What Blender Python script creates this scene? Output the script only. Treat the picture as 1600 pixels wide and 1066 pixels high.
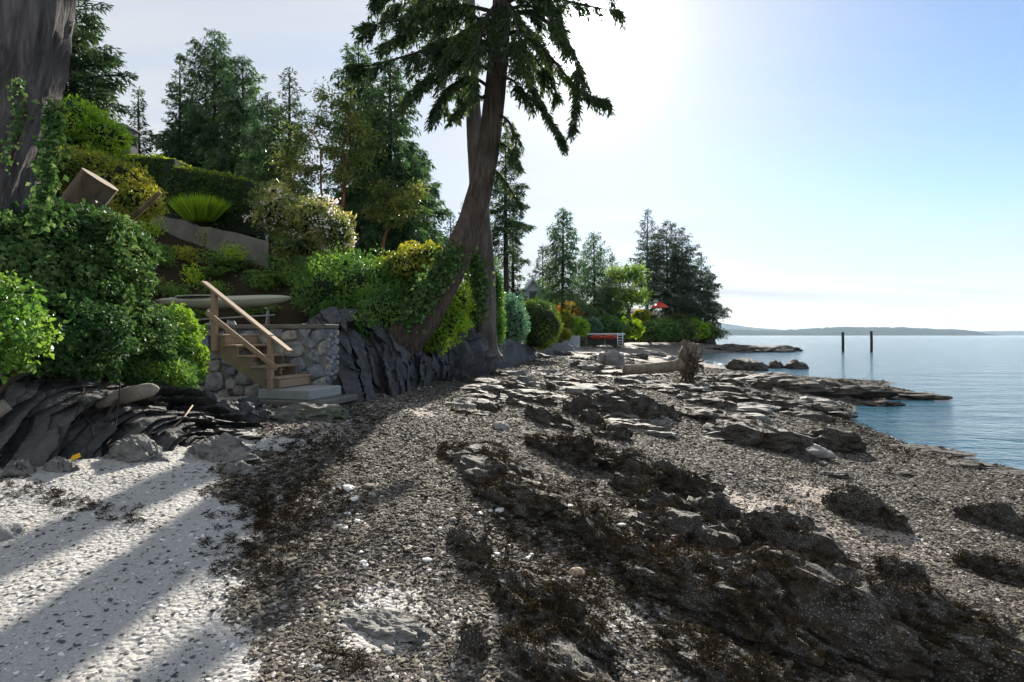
import bpy, bmesh, math, random
import numpy as np
from mathutils import Vector
for o in list(bpy.data.objects): bpy.data.objects.remove(o)
scene = bpy.context.scene
COL = scene.collection
F, HOR, CZ = 889.0, 524.0, 2.6          # focal length in photo pixels, horizon row, eye height above the sea
# ------------------------------------------------------------------ camera
cam = bpy.data.cameras.new('camera'); co = bpy.data.objects.new('camera', cam); COL.objects.link(co)
co.location = (0, 0, CZ); co.rotation_euler = (math.radians(90), 0, 0)
cam.sensor_width = 36; cam.lens = F/1600*36; cam.shift_y = -9/1600; cam.clip_start = 0.1; cam.clip_end = 40000
scene.camera = co
# ------------------------------------------------------------------ sky and sun
SUN_AZ, SUN_EL = math.radians(8.0), math.radians(27.3)
SD = (math.sin(SUN_AZ)*math.cos(SUN_EL), math.cos(SUN_AZ)*math.cos(SUN_EL), math.sin(SUN_EL))
w = bpy.data.worlds.new('World'); scene.world = w; w.use_nodes = True
nt = w.node_tree; nt.nodes.clear()
def wn(t, **k):
    n = nt.nodes.new(t)
    for a, b in k.items(): setattr(n, a, b)
    return n
def wl(a, b): nt.links.new(a, b)
sky = wn('ShaderNodeTexSky', sky_type='NISHITA'); sky.sun_disc = False
sky.sun_elevation = SUN_EL; sky.sun_rotation = SUN_AZ; sky.dust_density = 0.25; sky.air_density = 1.0; sky.ozone_density = 3.0
bg1 = wn('ShaderNodeBackground'); bg1.inputs['Strength'].default_value = 0.051
hsat = wn('ShaderNodeHueSaturation'); hsat.inputs['Saturation'].default_value = 1.06; hsat.inputs['Value'].default_value = 0.95
wl(sky.outputs[0], hsat.inputs['Color']); wl(hsat.outputs[0], bg1.inputs['Color'])
tc = wn('ShaderNodeTexCoord')
# thin cirrus veil: streaked noise over the direction, brighter towards the sun (forward scattering)
dt = wn('ShaderNodeVectorMath', operation='DOT_PRODUCT'); dt.inputs[1].default_value = SD
wl(tc.outputs['Generated'], dt.inputs[0])
mx = wn('ShaderNodeMath', operation='MAXIMUM'); mx.inputs[1].default_value = 0.0; wl(dt.outputs['Value'], mx.inputs[0])
def powk(e, k):
    p = wn('ShaderNodeMath', operation='POWER'); p.inputs[1].default_value = e; wl(mx.outputs[0], p.inputs[0])
    m = wn('ShaderNodeMath', operation='MULTIPLY'); m.inputs[1].default_value = k; wl(p.outputs[0], m.inputs[0]); return m
g1, g2, g3 = powk(30, 0.06), powk(220, 0.35), powk(1200, 4.0)
s1 = wn('ShaderNodeMath', operation='ADD'); wl(g1.outputs[0], s1.inputs[0]); wl(g2.outputs[0], s1.inputs[1])
s2 = wn('ShaderNodeMath', operation='ADD'); wl(s1.outputs[0], s2.inputs[0]); wl(g3.outputs[0], s2.inputs[1])
s3 = wn('ShaderNodeMath', operation='ADD'); wl(s2.outputs[0], s3.inputs[0]); s3.inputs[1].default_value = 0.25
vc = wn('ShaderNodeBackground'); vc.inputs['Color'].default_value = (0.92, 0.955, 1.0, 1); wl(s3.outputs[0], vc.inputs['Strength'])
# project the direction on a flat cloud layer: (x, y) / (z + 0.12)
sx = wn('ShaderNodeSeparateXYZ'); wl(tc.outputs['Generated'], sx.inputs[0])
za = wn('ShaderNodeMath', operation='ADD'); za.inputs[1].default_value = 0.10; wl(sx.outputs['Z'], za.inputs[0])
zm = wn('ShaderNodeMath', operation='MAXIMUM'); zm.inputs[1].default_value = 0.05; wl(za.outputs[0], zm.inputs[0])
dx = wn('ShaderNodeMath', operation='DIVIDE'); wl(sx.outputs['X'], dx.inputs[0]); wl(zm.outputs[0], dx.inputs[1])
dy = wn('ShaderNodeMath', operation='DIVIDE'); wl(sx.outputs['Y'], dy.inputs[0]); wl(zm.outputs[0], dy.inputs[1])
cb = wn('ShaderNodeCombineXYZ'); wl(dx.outputs[0], cb.inputs[0]); wl(dy.outputs[0], cb.inputs[1])
mp = wn('ShaderNodeMapping'); mp.inputs['Rotation'].default_value = (0, 0, math.radians(38)); mp.inputs['Scale'].default_value = (0.22, 0.75, 1); mp.inputs['Location'].default_value = (1.35, 0.4, 0)
wl(cb.outputs[0], mp.inputs[0])
nz = wn('ShaderNodeTexNoise'); nz.inputs['Scale'].default_value = 1.0; nz.inputs['Detail'].default_value = 5; nz.inputs['Roughness'].default_value = 0.58; nz.inputs['Distortion'].default_value = 0.5
wl(mp.outputs[0], nz.inputs['Vector'])
rp = wn('ShaderNodeMapRange'); rp.inputs['From Min'].default_value = 0.42; rp.inputs['From Max'].default_value = 0.70; rp.inputs['To Min'].default_value = 0.30; rp.inputs['To Max'].default_value = 0.92
wl(nz.outputs['Fac'], rp.inputs['Value'])
# the veil is thicker towards the sun side of the sky, and a low bank lies above the horizon
gv = powk(26, 0.4)
vx = wn('ShaderNodeMapRange'); vx.inputs['From Min'].default_value = -0.6; vx.inputs['From Max'].default_value = 0.6; vx.inputs['To Min'].default_value = 0.45; vx.inputs['To Max'].default_value = -0.20; wl(sx.outputs['X'], vx.inputs['Value'])   # the veil thins out over the water
vm = wn('ShaderNodeMath', operation='ADD', use_clamp=True); wl(rp.outputs[0], vm.inputs[0]); wl(vx.outputs[0], vm.inputs[1])
av = wn('ShaderNodeMath', operation='ADD', use_clamp=True); wl(vm.outputs[0], av.inputs[0]); wl(gv.outputs[0], av.inputs[1])
hz = wn('ShaderNodeMapRange'); hz.inputs['From Min'].default_value = 0.0; hz.inputs['From Max'].default_value = 0.20; hz.inputs['To Min'].default_value = 0.45; hz.inputs['To Max'].default_value = 0.0
wl(sx.outputs['Z'], hz.inputs['Value'])
ah = wn('ShaderNodeMath', operation='ADD', use_clamp=True); wl(av.outputs[0], ah.inputs[0]); wl(hz.outputs[0], ah.inputs[1])
ms = wn('ShaderNodeMixShader'); wl(ah.outputs[0], ms.inputs[0]); wl(bg1.outputs[0], ms.inputs[1]); wl(vc.outputs[0], ms.inputs[2])
wo = wn('ShaderNodeOutputWorld'); wl(ms.outputs[0], wo.inputs['Surface'])
sl = bpy.data.lights.new('sun', 'SUN'); sl.energy = 3.1; sl.angle = math.radians(0.6); sl.color = (1.0, 0.93, 0.82)
so = bpy.data.objects.new('sun', sl); COL.objects.link(so); so.location = (5, 30, 20)
so.rotation_euler = Vector(SD).to_track_quat('Z', 'Y').to_euler()
vs = scene.view_settings; vs.view_transform = 'Standard'; vs.look = 'None'; vs.exposure = 1.72; vs.gamma = 1.0; vs.use_curve_mapping = False
w.cycles.sampling_method = 'MANUAL'; w.cycles.sample_map_resolution = 256
cy = scene.cycles; cy.use_adaptive_sampling = True; cy.adaptive_threshold = 0.03; cy.use_denoising = True; cy.max_bounces = 6; cy.diffuse_bounces = 3; cy.glossy_bounces = 2; cy.transmission_bounces = 3; cy.transparent_max_bounces = 4; cy.volume_bounces = 0
cy.caustics_reflective = False; cy.caustics_refractive = False; cy.sample_clamp_indirect = 4

# ------------------------------------------------------------------ numeric helpers
def h3(ix, iy, iz, seed):
    h = (ix.astype(np.int64)*374761393 + iy.astype(np.int64)*668265263 + iz.astype(np.int64)*2147483647 + seed*974711) & 0xffffffff
    h = ((h ^ (h >> 13))*1274126177) & 0xffffffff
    h = ((h ^ (h >> 16))*2246822519) & 0xffffffff
    return ((h ^ (h >> 15)) & 0xffffff)/16777215.0
def vn(p, seed=0):
    p = np.asarray(p, float); i = np.floor(p).astype(np.int64); f = p - i; f = f*f*f*(f*(f*6-15)+10)
    r = 0
    for a in (0, 1):
        for b in (0, 1):
            for c in (0, 1):
                wgt = (f[:, 0] if a else 1-f[:, 0])*(f[:, 1] if b else 1-f[:, 1])*(f[:, 2] if c else 1-f[:, 2])
                r = r + wgt*h3(i[:, 0]+a, i[:, 1]+b, i[:, 2]+c, seed)
    return r*2-1
def fbm(p, o=4, seed=0, g=0.5):
    p = np.asarray(p, float); r = 0; a = 1.0
    for k in range(o):
        r = r + a*vn(p*2.03**k + 17.3*k, seed+k); a *= g
    return r
def ridged(p, o=4, seed=0):
    r = 0; a = 1.0; p = np.asarray(p, float)
    for k in range(o):
        r = r + a*(1-2*np.abs(vn(p*2.07**k+9.1*k, seed+k))); a *= .5
    return r
def sstep(a, b, x): t = np.clip((x-a)/(b-a), 0, 1); return t*t*(3-2*t)
def nrm(v): return v/np.maximum(np.linalg.norm(v, axis=-1, keepdims=True), 1e-9)
def P(px, py, Y): return np.array([(px-800)/F*Y, Y, CZ-(py-HOR)/F*Y])

# ------------------------------------------------------------------ mesh helpers
def mesh_np(name, V, Fc, attrs=None, smooth=False):
    V = np.asarray(V, np.float32); Fc = np.asarray(Fc, np.int32); k = Fc.shape[1]
    me = bpy.data.meshes.new(name); me.vertices.add(len(V)); me.vertices.foreach_set('co', V.ravel())
    me.loops.add(Fc.size); me.loops.foreach_set('vertex_index', Fc.ravel())
    me.polygons.add(len(Fc)); me.polygons.foreach_set('loop_start', np.arange(0, Fc.size, k, dtype=np.int32))
    me.polygons.foreach_set('use_smooth', np.full(len(Fc), smooth))
    me.update(calc_edges=True)
    for a, arr in (attrs or {}).items():
        at = me.attributes.new(a, 'FLOAT', 'POINT'); at.data.foreach_set('value', np.asarray(arr, np.float32))
    return me
def link(name, me, mat=None, parent=None, loc=None):
    o = bpy.data.objects.new(name, me); COL.objects.link(o)
    if me is not None and mat is not None and len(me.materials) == 0: me.materials.append(mat)
    if parent is not None: o.parent = parent
    if loc is not None: o.location = [float(q) for q in loc]
    return o
def tag(o, label=None, cat=None, group=None, kind=None):
    if label: o['label'] = label
    if cat: o['category'] = cat
    if group: o['group'] = group
    if kind: o['kind'] = kind
    return o
def empty(name, loc, label, cat, group=None):
    return tag(link(name, None, None, None, loc), label, cat, group)
def tube(pts, rad, n=8, cap=True, disp=None, seed=0):
    pts = np.asarray(pts, float); m = len(pts); rad = np.broadcast_to(np.asarray(rad, float), (m,))
    T = nrm(np.gradient(pts, axis=0)); ref = np.array([1.0, 0, 0]) if abs(T[:, 0]).mean() < .8 else np.array([0, 1.0, 0])
    A = nrm(np.cross(T, ref)); B = np.cross(T, A)
    th = np.arange(n)*2*np.pi/n
    R = rad[:, None]*np.ones((m, n))
    if disp is not None: R = R*(1+disp(np.arange(m)[:, None]/max(m-1, 1), th[None, :]))
    V = pts[:, None]+R[..., None]*(np.cos(th)[None, :, None]*A[:, None]+np.sin(th)[None, :, None]*B[:, None])
    V = V.reshape(-1, 3); i = np.arange(m-1)[:, None]*n; j = np.arange(n)[None]; j2 = (j+1) % n
    Q = np.stack([i+j, i+j2, i+n+j2, i+n+j], -1).reshape(-1, 4)
    if cap:
        c0 = len(V); V = np.vstack([V, pts[:1], pts[-1:]])
        jj = np.arange(n); e = (m-1)*n
        Q = np.vstack([Q, np.stack([np.full(n, c0), (jj+1) % n, jj, jj], -1)[:, [0, 1, 2, 2]], np.stack([np.full(n, c0+1), e+jj, e+(jj+1) % n, e+(jj+1) % n], -1)])
    return V, Q
def fixq(V, Q):   # quads whose last two corners coincide become triangles
    return [tuple(q[:3]) if q[2] == q[3] else tuple(q) for q in Q.tolist()]
def mk(name, V, faces, mat=None, parent=None, smooth=False, attrs=None, loc=None):
    me = bpy.data.meshes.new(name); me.from_pydata(np.asarray(V).tolist(), [], faces); me.update()
    if smooth: me.polygons.foreach_set('use_smooth', np.full(len(me.polygons), True))
    for a, arr in (attrs or {}).items():
        at = me.attributes.new(a, 'FLOAT', 'POINT'); at.data.foreach_set('value', np.asarray(arr, np.float32))
    return link(name, me, mat, parent, loc)
def mktube(name, pts, rad, n, mat, parent=None, smooth=True, disp=None):
    V, Q = tube(pts, rad, n, True, disp); return mk(name, V, fixq(V, Q), mat, parent, smooth)
def join(parts):
    Vs, Fs, k = [], [], 0
    for V, Q in parts: Vs.append(V); Fs.append(np.asarray(Q)+k); k += len(V)
    return np.vstack(Vs), np.vstack(Fs)
def spline(pts, n):
    pts = np.asarray(pts, float); t = np.arange(len(pts)); u = np.linspace(0, len(pts)-1, n)
    i = np.clip(np.floor(u).astype(int), 0, len(pts)-2); f = (u-i)[:, None]
    p0, p1, p2, p3 = pts[np.maximum(i-1, 0)], pts[i], pts[i+1], pts[np.minimum(i+2, len(pts)-1)]
    return .5*((2*p1)+(-p0+p2)*f+(2*p0-5*p1+4*p2-p3)*f*f+(-p0+3*p1-3*p2+p3)*f**3)
def box(name, c, ax, ay, az, mat, parent=None, bev=0.012):
    """a bevelled box: centre c, half-axis vectors ax, ay, az"""
    bm = bmesh.new(); bmesh.ops.create_cube(bm, size=2)
    L = [np.linalg.norm(v) for v in (ax, ay, az)]
    for v in bm.verts: v.co = Vector((v.co.x*L[0], v.co.y*L[1], v.co.z*L[2]))
    b = min(bev, min(L)*.4)
    if b > 0: bmesh.ops.bevel(bm, geom=bm.edges[:], offset=b, segments=1, affect='EDGES')
    U = np.stack([np.asarray(v, float)/l for v, l in zip((ax, ay, az), L)], 0)
    for v in bm.verts: v.co = Vector((np.array(v.co) @ U + np.asarray(c, float)).tolist())
    me = bpy.data.meshes.new(name); bmesh.ops.recalc_face_normals(bm, faces=bm.faces[:]); bm.to_mesh(me); bm.free()
    return link(name, me, mat, parent)

# ------------------------------------------------------------------ materials
def newmat(name):
    m = bpy.data.materials.new(name); m.use_nodes = True; t = m.node_tree; t.nodes.clear()
    out = t.nodes.new('ShaderNodeOutputMaterial'); b = t.nodes.new('ShaderNodeBsdfPrincipled'); t.links.new(b.outputs[0], out.inputs[0])
    return m, t, b, out
def N(t, ty, **k):
    n = t.nodes.new(ty)
    for a, v in k.items():
        if a in n.inputs: n.inputs[a].default_value = v
        else: setattr(n, a, v)
    return n
def ramp(t, fac, stops):
    r = t.nodes.new('ShaderNodeValToRGB'); e = r.color_ramp.elements
    while len(e) < len(stops): e.new(.5)
    for q, (p, c) in zip(e, stops): q.position = p; q.color = (c[0], c[1], c[2], 1)
    t.links.new(fac, r.inputs[0]); return r.outputs[0]
def mixc(t, f, a, b, mode='MIX'):
    m = t.nodes.new('ShaderNodeMix'); m.data_type = 'RGBA'; m.blend_type = mode
    for s, v in ((m.inputs[0], f), (m.inputs[6], a), (m.inputs[7], b)):
        if hasattr(v, 'links'): t.links.new(v, s)
        elif isinstance(v, (tuple, list)): s.default_value = (v[0], v[1], v[2], 1)
        else: s.default_value = v
    return m.outputs[2]
def mth(t, op, a, b=None, clamp=False):
    m = t.nodes.new('ShaderNodeMath'); m.operation = op; m.use_clamp = clamp
    for s, v in zip(m.inputs, (a, b)):
        if v is None: continue
        if hasattr(v, 'links'): t.links.new(v, s)
        else: s.default_value = v
    return m.outputs[0]
def bump(t, b, hgt, strength=.6, dist=.02):
    n = t.nodes.new('ShaderNodeBump'); n.inputs['Strength'].default_value = strength; n.inputs['Distance'].default_value = dist
    t.links.new(hgt, n.inputs['Height']); t.links.new(n.outputs[0], b.inputs['Normal']); return n
def coords(t, scale=(1, 1, 1), rot=(0, 0, 0), kind='Object'):
    c = t.nodes.new('ShaderNodeTexCoord'); m = t.nodes.new('ShaderNodeMapping'); m.inputs['Scale'].default_value = scale; m.inputs['Rotation'].default_value = rot
    t.links.new(c.outputs[kind], m.inputs[0]); return m.outputs[0]
def noise(t, vec, sc, det=4, ro=.55, dis=0):
    n = N(t, 'ShaderNodeTexNoise', Scale=sc, Detail=det, Roughness=ro, Distortion=dis); t.links.new(vec, n.inputs['Vector']); return n.outputs['Fac']
def voro(t, vec, sc, feat='F1', out='Distance', rnd=1.0):
    n = t.nodes.new('ShaderNodeTexVoronoi'); n.feature = feat; n.inputs['Scale'].default_value = sc; n.inputs['Randomness'].default_value = rnd; t.links.new(vec, n.inputs['Vector']); return n.outputs[out]
def attr(t, name, out='Fac'):
    n = t.nodes.new('ShaderNodeAttribute'); n.attribute_name = name; return n.outputs[out]
LEAFK = 2.0
def leafmat(name, c1, c2, c3=None, trans=.4, rough=.45, tcol=1.7, spec=.35):
    m, t, b, out = newmat(name)
    c1, c2, c3 = [tuple(min(.9, q*LEAFK) for q in c) if c else c for c in (c1, c2, c3)]
    st = [(0, c1), (.6, c2)] + ([(1, c3)] if c3 else [(1, c2)])
    col = ramp(t, attr(t, 'rnd'), st)
    t.links.new(col, b.inputs['Base Color']); b.inputs['Roughness'].default_value = rough; b.inputs['Specular IOR Level'].default_value = spec
    tr = t.nodes.new('ShaderNodeBsdfTranslucent'); hs = N(t, 'ShaderNodeHueSaturation', Hue=.485, Saturation=1.1, Value=tcol); t.links.new(col, hs.inputs['Color']); t.links.new(hs.outputs[0], tr.inputs['Color'])
    ms = t.nodes.new('ShaderNodeMixShader'); ms.inputs[0].default_value = trans; t.links.new(b.outputs[0], ms.inputs[1]); t.links.new(tr.outputs[0], ms.inputs[2]); t.links.new(ms.outputs[0], out.inputs[0])
    return m
def plain(name, c, rough=.6, spec=.4, var=.15, sc=8, metallic=0):
    m, t, b, out = newmat(name); v = coords(t)
    n = noise(t, v, sc, 5)
    t.links.new(mixc(t, n, tuple(q*(1-var) for q in c), tuple(min(1, q*(1+var)) for q in c)), b.inputs['Base Color'])
    b.inputs['Roughness'].default_value = rough; b.inputs['Specular IOR Level'].default_value = spec; b.inputs['Metallic'].default_value = metallic
    bump(t, b, n, .2, .01); return m
def barkmat(name, c1, c2, sc=6, stretch=.12, dist=.03):
    c2 = tuple(q*1.5 for q in c2)
    m, t, b, out = newmat(name); v = coords(t, (1, 1, stretch))
    n1 = noise(t, v, sc, 6, .6, .6); n2 = noise(t, coords(t), 1.3, 3)
    r = ramp(t, n1, [(.3, c1), (.62, c2), (.8, tuple(min(1, q*1.35) for q in c2))])
    t.links.new(mixc(t, n2, r, tuple(q*.75 for q in c1)), b.inputs['Base Color']); b.inputs['Roughness'].default_value = .9; b.inputs['Specular IOR Level'].default_value = .15
    bump(t, b, n1, 1.0, dist); return m
def rockmat(name, dark, light, barn=0.0, weed=0.0, sc=2.5, moss=0.0):
    dark = tuple(q*1.35 for q in dark); light = tuple(q*1.35 for q in light)
    m, t, b, out = newmat(name); v = coords(t)
    n1 = noise(t, v, sc, 8, .62, .3); n2 = noise(t, v, sc*9, 5, .6)
    col = ramp(t, n1, [(.3, dark), (.55, light), (.75, tuple(q*1.35 for q in light))])
    col = mixc(t, mth(t, 'MULTIPLY', n2, .6), col, tuple(q*.45 for q in dark))
    hgt = mth(t, 'ADD', n1, mth(t, 'MULTIPLY', n2, .35))
    if barn:
        d = voro(t, v, 70); pa = noise(t, v, 5, 4, .6)
        k = mth(t, 'MULTIPLY', mth(t, 'LESS_THAN', d, .36), mth(t, 'GREATER_THAN', pa, .62-.22*barn))
        rc = voro(t, v, 70, 'F1', 'Color')
        col = mixc(t, mth(t, 'MULTIPLY', k, rc), col, (.30, .28, .25)); hgt = mth(t, 'ADD', hgt, mth(t, 'MULTIPLY', k, .15))
    if weed:
        g = N(t, 'ShaderNodeNewGeometry'); s = N(t, 'ShaderNodeSeparateXYZ'); t.links.new(g.outputs['Normal'], s.inputs[0])
        k = mth(t, 'MULTIPLY', mth(t, 'GREATER_THAN', noise(t, v, 3.2, 5, .65), .66-.28*weed), .85)
        wc = ramp(t, noise(t, v, 40, 3), [(.35, (.012, .009, .005)), (.6, (.045, .030, .014)), (.75, (.09, .06, .025))])
        col = mixc(t, k, col, wc)
    if moss:
        k = mth(t, 'GREATER_THAN', noise(t, v, 2.2, 5, .65), .72-.25*moss); col = mixc(t, mth(t, 'MULTIPLY', k, .7), col, (.05, .065, .02))
    t.links.new(col, b.inputs['Base Color']); b.inputs['Roughness'].default_value = .72; b.inputs['Specular IOR Level'].default_value = .35
    bump(t, b, hgt, 1.0, .06); return m
# ------------------------------------------------------------------ the lie of the land
LAND = np.array([(-60, -6), (-13, 3.4), (-7.2, 5.6), (-5.9, 6.5), (-5.4, 7.6), (-5.6, 9.0), (-7.0, 10.6), (-6.9, 12.0), (-3.7, 11.25), (-3.1, 12.9), (-2.2, 16), (-0.9, 24), (1.3, 38), (4.6, 56), (12, 80), (22, 99), (33, 107), (40, 111), (43, 120), (40, 170), (-40, 260), (-260, 260), (-260, -6)], float)
def land_sd(x, y):
    x = np.asarray(x, float); y = np.asarray(y, float); d = np.full(x.shape, 1e9); ins = np.zeros(x.shape, bool)
    for (ax, ay), (bx, by) in zip(LAND, np.roll(LAND, -1, 0)):
        ex, ey = bx-ax, by-ay; t = np.clip(((x-ax)*ex+(y-ay)*ey)/(ex*ex+ey*ey), 0, 1)
        d = np.minimum(d, np.hypot(x-ax-t*ex, y-ay-t*ey))
        c = ((ay > y) != (by > y)); xi = ax+(y-ay)*ex/(ey if ey else 1e-9); ins ^= c & (x < xi)
    return np.where(ins, d, -d)
CP = []
for px, py, z in [(0, 760, 1.3), (0, 1066, 1.0), (200, 735, 1.3), (440, 700, 1.27), (400, 1066, .95), (800, 1066, .85), (1200, 1066, .68), (1600, 1066, .5), (520, 650, 1.32), (600, 615, 1.36), (780, 575, 1.36), (900, 549, 1.3), (700, 800, 1.05), (900, 650, 1.05), (1000, 700, .87), (1100, 800, .75), (1300, 800, .47), (1500, 850, .33), (1600, 800, .12), (1100, 640, .78), (1200, 622, .62), (1300, 606, .42), (1390, 612, .2), (1050, 600, .95), (1000, 575, 1.05), (400, 850, 1.1), (200, 850, 1.12), (1200, 700, .55), (1300, 720, .35)]:
    Y = F*(CZ-z)/(py-HOR); CP.append(((px-800)/F*Y, Y, z))
for px, py in [(1600, 745), (1500, 715), (1400, 683), (1345, 662), (1325, 648), (1350, 632), (1445, 618), (1400, 598), (1250, 592), (1150, 583), (1105, 568), (1092, 556)]:
    Y = F*CZ/(py-HOR); CP.append(((px-800)/F*Y, Y, 0.0))
CP += [(13, 11, -.7), (13.5, 16, -.8), (17, 21, -.7), (25, 27, -1.5), (24, 38, -1), (27, 55, -1), (30, 70, -.8), (60, 70, -2), (80, 120, -3), (12, 5, -.8), (5.5, 1, .25), (0, 0, .9), (-6, 1, 1.1), (-15, 1, 1.2), (9, 0, -.3),
       (20, 92, 1.35), (30, 100, 1.3), (36, 103, 1.0), (40, 98, .55), (46, 96, .25), (44, 104, .5), (48, 112, -.3), (38, 90, .05), (28, 82, .1), (26, 88, .8), (52, 100, -.4), (10, 62, 1.2), (16, 66, .7), (18, 76, .8), (14, 45, .45), (8, 38, .95),
       (-10, 12, 1.4), (-10, 30, 1.4), (-10, 70, 1.4), (-40, 100, 1.4), (10, 130, 1.4), (-60, 10, 1.4)]
CP = np.array(CP); _r = np.linalg.norm(CP[:, None, :2]-CP[None, :, :2], axis=2)
_A = np.block([[_r+np.eye(len(CP))*.02, np.ones((len(CP), 1))], [np.ones((1, len(CP))), np.zeros((1, 1))]])
_W = np.linalg.solve(_A, np.append(CP[:, 2], 0))
def beach_z(x, y):
    x = np.asarray(x, float).ravel(); y = np.asarray(y, float).ravel()
    z = np.full(x.shape, _W[-1])
    for (cx, cy_, _), wt in zip(CP, _W): z += wt*np.hypot(x-cx, y-cy_)
    p = np.stack([x, y, 0*x], 1)
    return z + .035*fbm(p*1.1, 3, 5) + .05*vn(p*.35, 8)
HP_D = [0, .35, .8, 1.6, 3, 6, 9, 12, 20, 60, 400]; HP_Z = [-.5, .5, .95, 1.25, 2.0, 3.6, 4.9, 5.6, 6.1, 7.5, 14]
def hill_z(x, y):
    x = np.asarray(x, float).ravel(); y = np.asarray(y, float).ravel()
    d = land_sd(x, y)*(1+np.maximum(0, y-30)/50)
    z = 1.35+np.where(d > 0, np.interp(d, HP_D, HP_Z), -.5+d*.6)
    tr = 1-sstep(.75, 1.3, np.hypot((x+6.4)/2.9, (y-12.5)/1.7))
    z = z*(1-tr)+np.minimum(z, 2.72)*tr
    p = np.stack([x, y, 0*x], 1)
    return z + .10*fbm(p*.8, 4, 31)*sstep(.2, 2, d)
def ground(x, y): return np.maximum(beach_z(x, y), hill_z(x, y))
YS = 1.9*1.012**np.arange(0, 380)
def hit(px, py):
    """the point of the land seen along the photo ray (px, py)"""
    X = (px-800)/F*YS; Z = CZ-(py-HOR)/F*YS; g = ground(X, YS); k = np.argmax(g >= Z)
    if not (g >= Z).any(): k = len(YS)-1
    return np.array([X[k], YS[k], g[k]])
def hits(px, py):
    """many points of the beach at once"""
    px = np.asarray(px, float); py = np.maximum(np.asarray(py, float), HOR+8); z = np.full(px.shape, .9)
    for _ in range(8): Y = F*(CZ-z)/(py-HOR); z = .5*z+.5*beach_z((px-800)/F*Y, Y)
    return np.stack([(px-800)/F*Y, Y, beach_z((px-800)/F*Y, Y)], 1)
def gz(x, y): return float(ground([x], [y])[0])
def polar(pxs, ys): A, B = np.meshgrid((np.asarray(pxs)-800)/F, ys); return (A*B).ravel(), B.ravel(), grid_faces(len(ys), len(pxs))
def grid_faces(r, c):
    i = np.arange(r-1)[:, None]*c; j = np.arange(c-1)[None]
    return np.stack([i+j, i+j+1, i+c+j+1, i+c+j], -1).reshape(-1, 4)
def sand_mask(x, y, z):
    """white shell sand lies in the hollow below the left outcrop and thins out towards the gravel"""
    px = 800+x/y*F; py = HOR+(CZ-z)/y*F
    edge = np.interp(py, [690, 740, 800, 850, 900, 950, 1000, 1066, 1200], [440, 425, 365, 340, 355, 390, 420, 440, 480])
    p = np.stack([x, y, 0*x], 1); e = (edge-px)/170 + .55*fbm(p*1.6, 4, 71)
    s = sstep(-.25, .3, e)
    m = .62*np.exp(-((px-560)/230)**2-((py-985)/95)**2) + .5*np.exp(-((px-900)/90)**2-((py-990)/45)**2) + .45*np.exp(-((px-1010)/70)**2-((py-960)/25)**2)
    return np.clip(np.maximum(s, np.clip(m*(1.0+.7*fbm(p*2.5, 4, 73)), 0, .8)), 0, 1)
def buff_mask(x, y, z):
    px = 800+x/y*F; py = HOR+(CZ-z)/y*F; m = 0*x
    for cx, cy_, L, W, sl_, a in [(1180, 790, 150, 16, .28, 1), (1290, 775, 90, 14, .15, .8), (1420, 850, 120, 16, .3, .6), (930, 725, 90, 10, .22, .8), (990, 590, 130, 5, .02, .3), (860, 583, 110, 5, .0, .35), (960, 630, 60, 8, .2, .7), (480, 680, 70, 22, -.3, .9), (640, 640, 60, 12, .1, .5), (1010, 560, 60, 3, 0, .4), (900, 550, 60, 3, 0, .4)]:
        m = np.maximum(m, a*np.exp(-((px-cx)/L)**2-((py-cy_-(px-cx)*sl_)/W)**2))
    p = np.stack([x, y, 0*x], 1)
    return np.clip(m*1.5+.5*fbm(p*2, 4, 77)*(m > .1), 0, 1)
x, y, fc = polar(np.linspace(-1100, 2700, 600), .8*(170/.8)**np.linspace(0, 1, 430))
z = beach_z(x, y)
beach_me = mesh_np('beach', np.stack([x, y, z], 1), fc, {'sand': sand_mask(x, y, z), 'buff': buff_mask(x, y, z)}, True)
x, y, fc = polar(np.linspace(-900, 1160, 260), 3.0*(420/3.0)**np.linspace(0, 1, 300))
z = hill_z(x, y)
hill_me = mesh_np('hillside', np.stack([x, y, z], 1), fc, None, True)

# beach: gravel cells, shell sand, buff sand
m, t, b, out = newmat('beach_gravel'); v = coords(t); M_BEACH = m
c1 = voro(t, v, 32, 'F1', 'Color'); d1 = voro(t, v, 32); s = N(t, 'ShaderNodeSeparateColor'); t.links.new(c1, s.inputs[0])
gcol = ramp(t, s.outputs[0], [(0, (.03, .026, .021)), (.35, (.08, .07, .056)), (.7, (.16, .138, .11)), (.92, (.27, .235, .19)), (1, (.55, .53, .49))])
lo = noise(t, v, .9, 5, .6); gcol = mixc(t, mth(t, 'MULTIPLY', mth(t, 'GREATER_THAN', lo, .56), .5), gcol, (.03, .024, .018))
n3 = noise(t, v, 110, 4, .7); n4 = noise(t, v, 4, 5, .6)
scol = ramp(t, n3, [(.27, (.10, .10, .10)), (.36, (.36, .35, .33)), (.6, (.52, .50, .475)), (.8, (.64, .62, .59))])
scol = mixc(t, mth(t, 'MULTIPLY', n4, .5), scol, (.34, .31, .28))
bcol = ramp(t, n3, [(.35, (.14, .115, .09)), (.55, (.40, .33, .27)), (.75, (.5, .43, .36))])
col = mixc(t, attr(t, 'buff'), gcol, bcol)
sm = mth(t, 'GREATER_THAN', mth(t, 'ADD', attr(t, 'sand'), mth(t, 'MULTIPLY', mth(t, 'SUBTRACT', noise(t, v, 30, 5, .75), .5), 1.9)), .5)
col = mixc(t, sm, col, scol)
g = N(t, 'ShaderNodeNewGeometry'); sp = N(t, 'ShaderNodeSeparateXYZ'); t.links.new(g.outputs['Position'], sp.inputs[0])
wet = N(t, 'ShaderNodeMapRange', **{'From Min': .02, 'From Max': .22, 'To Min': 1.0, 'To Max': 0.0}); t.links.new(sp.outputs['Z'], wet.inputs['Value'])
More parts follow.
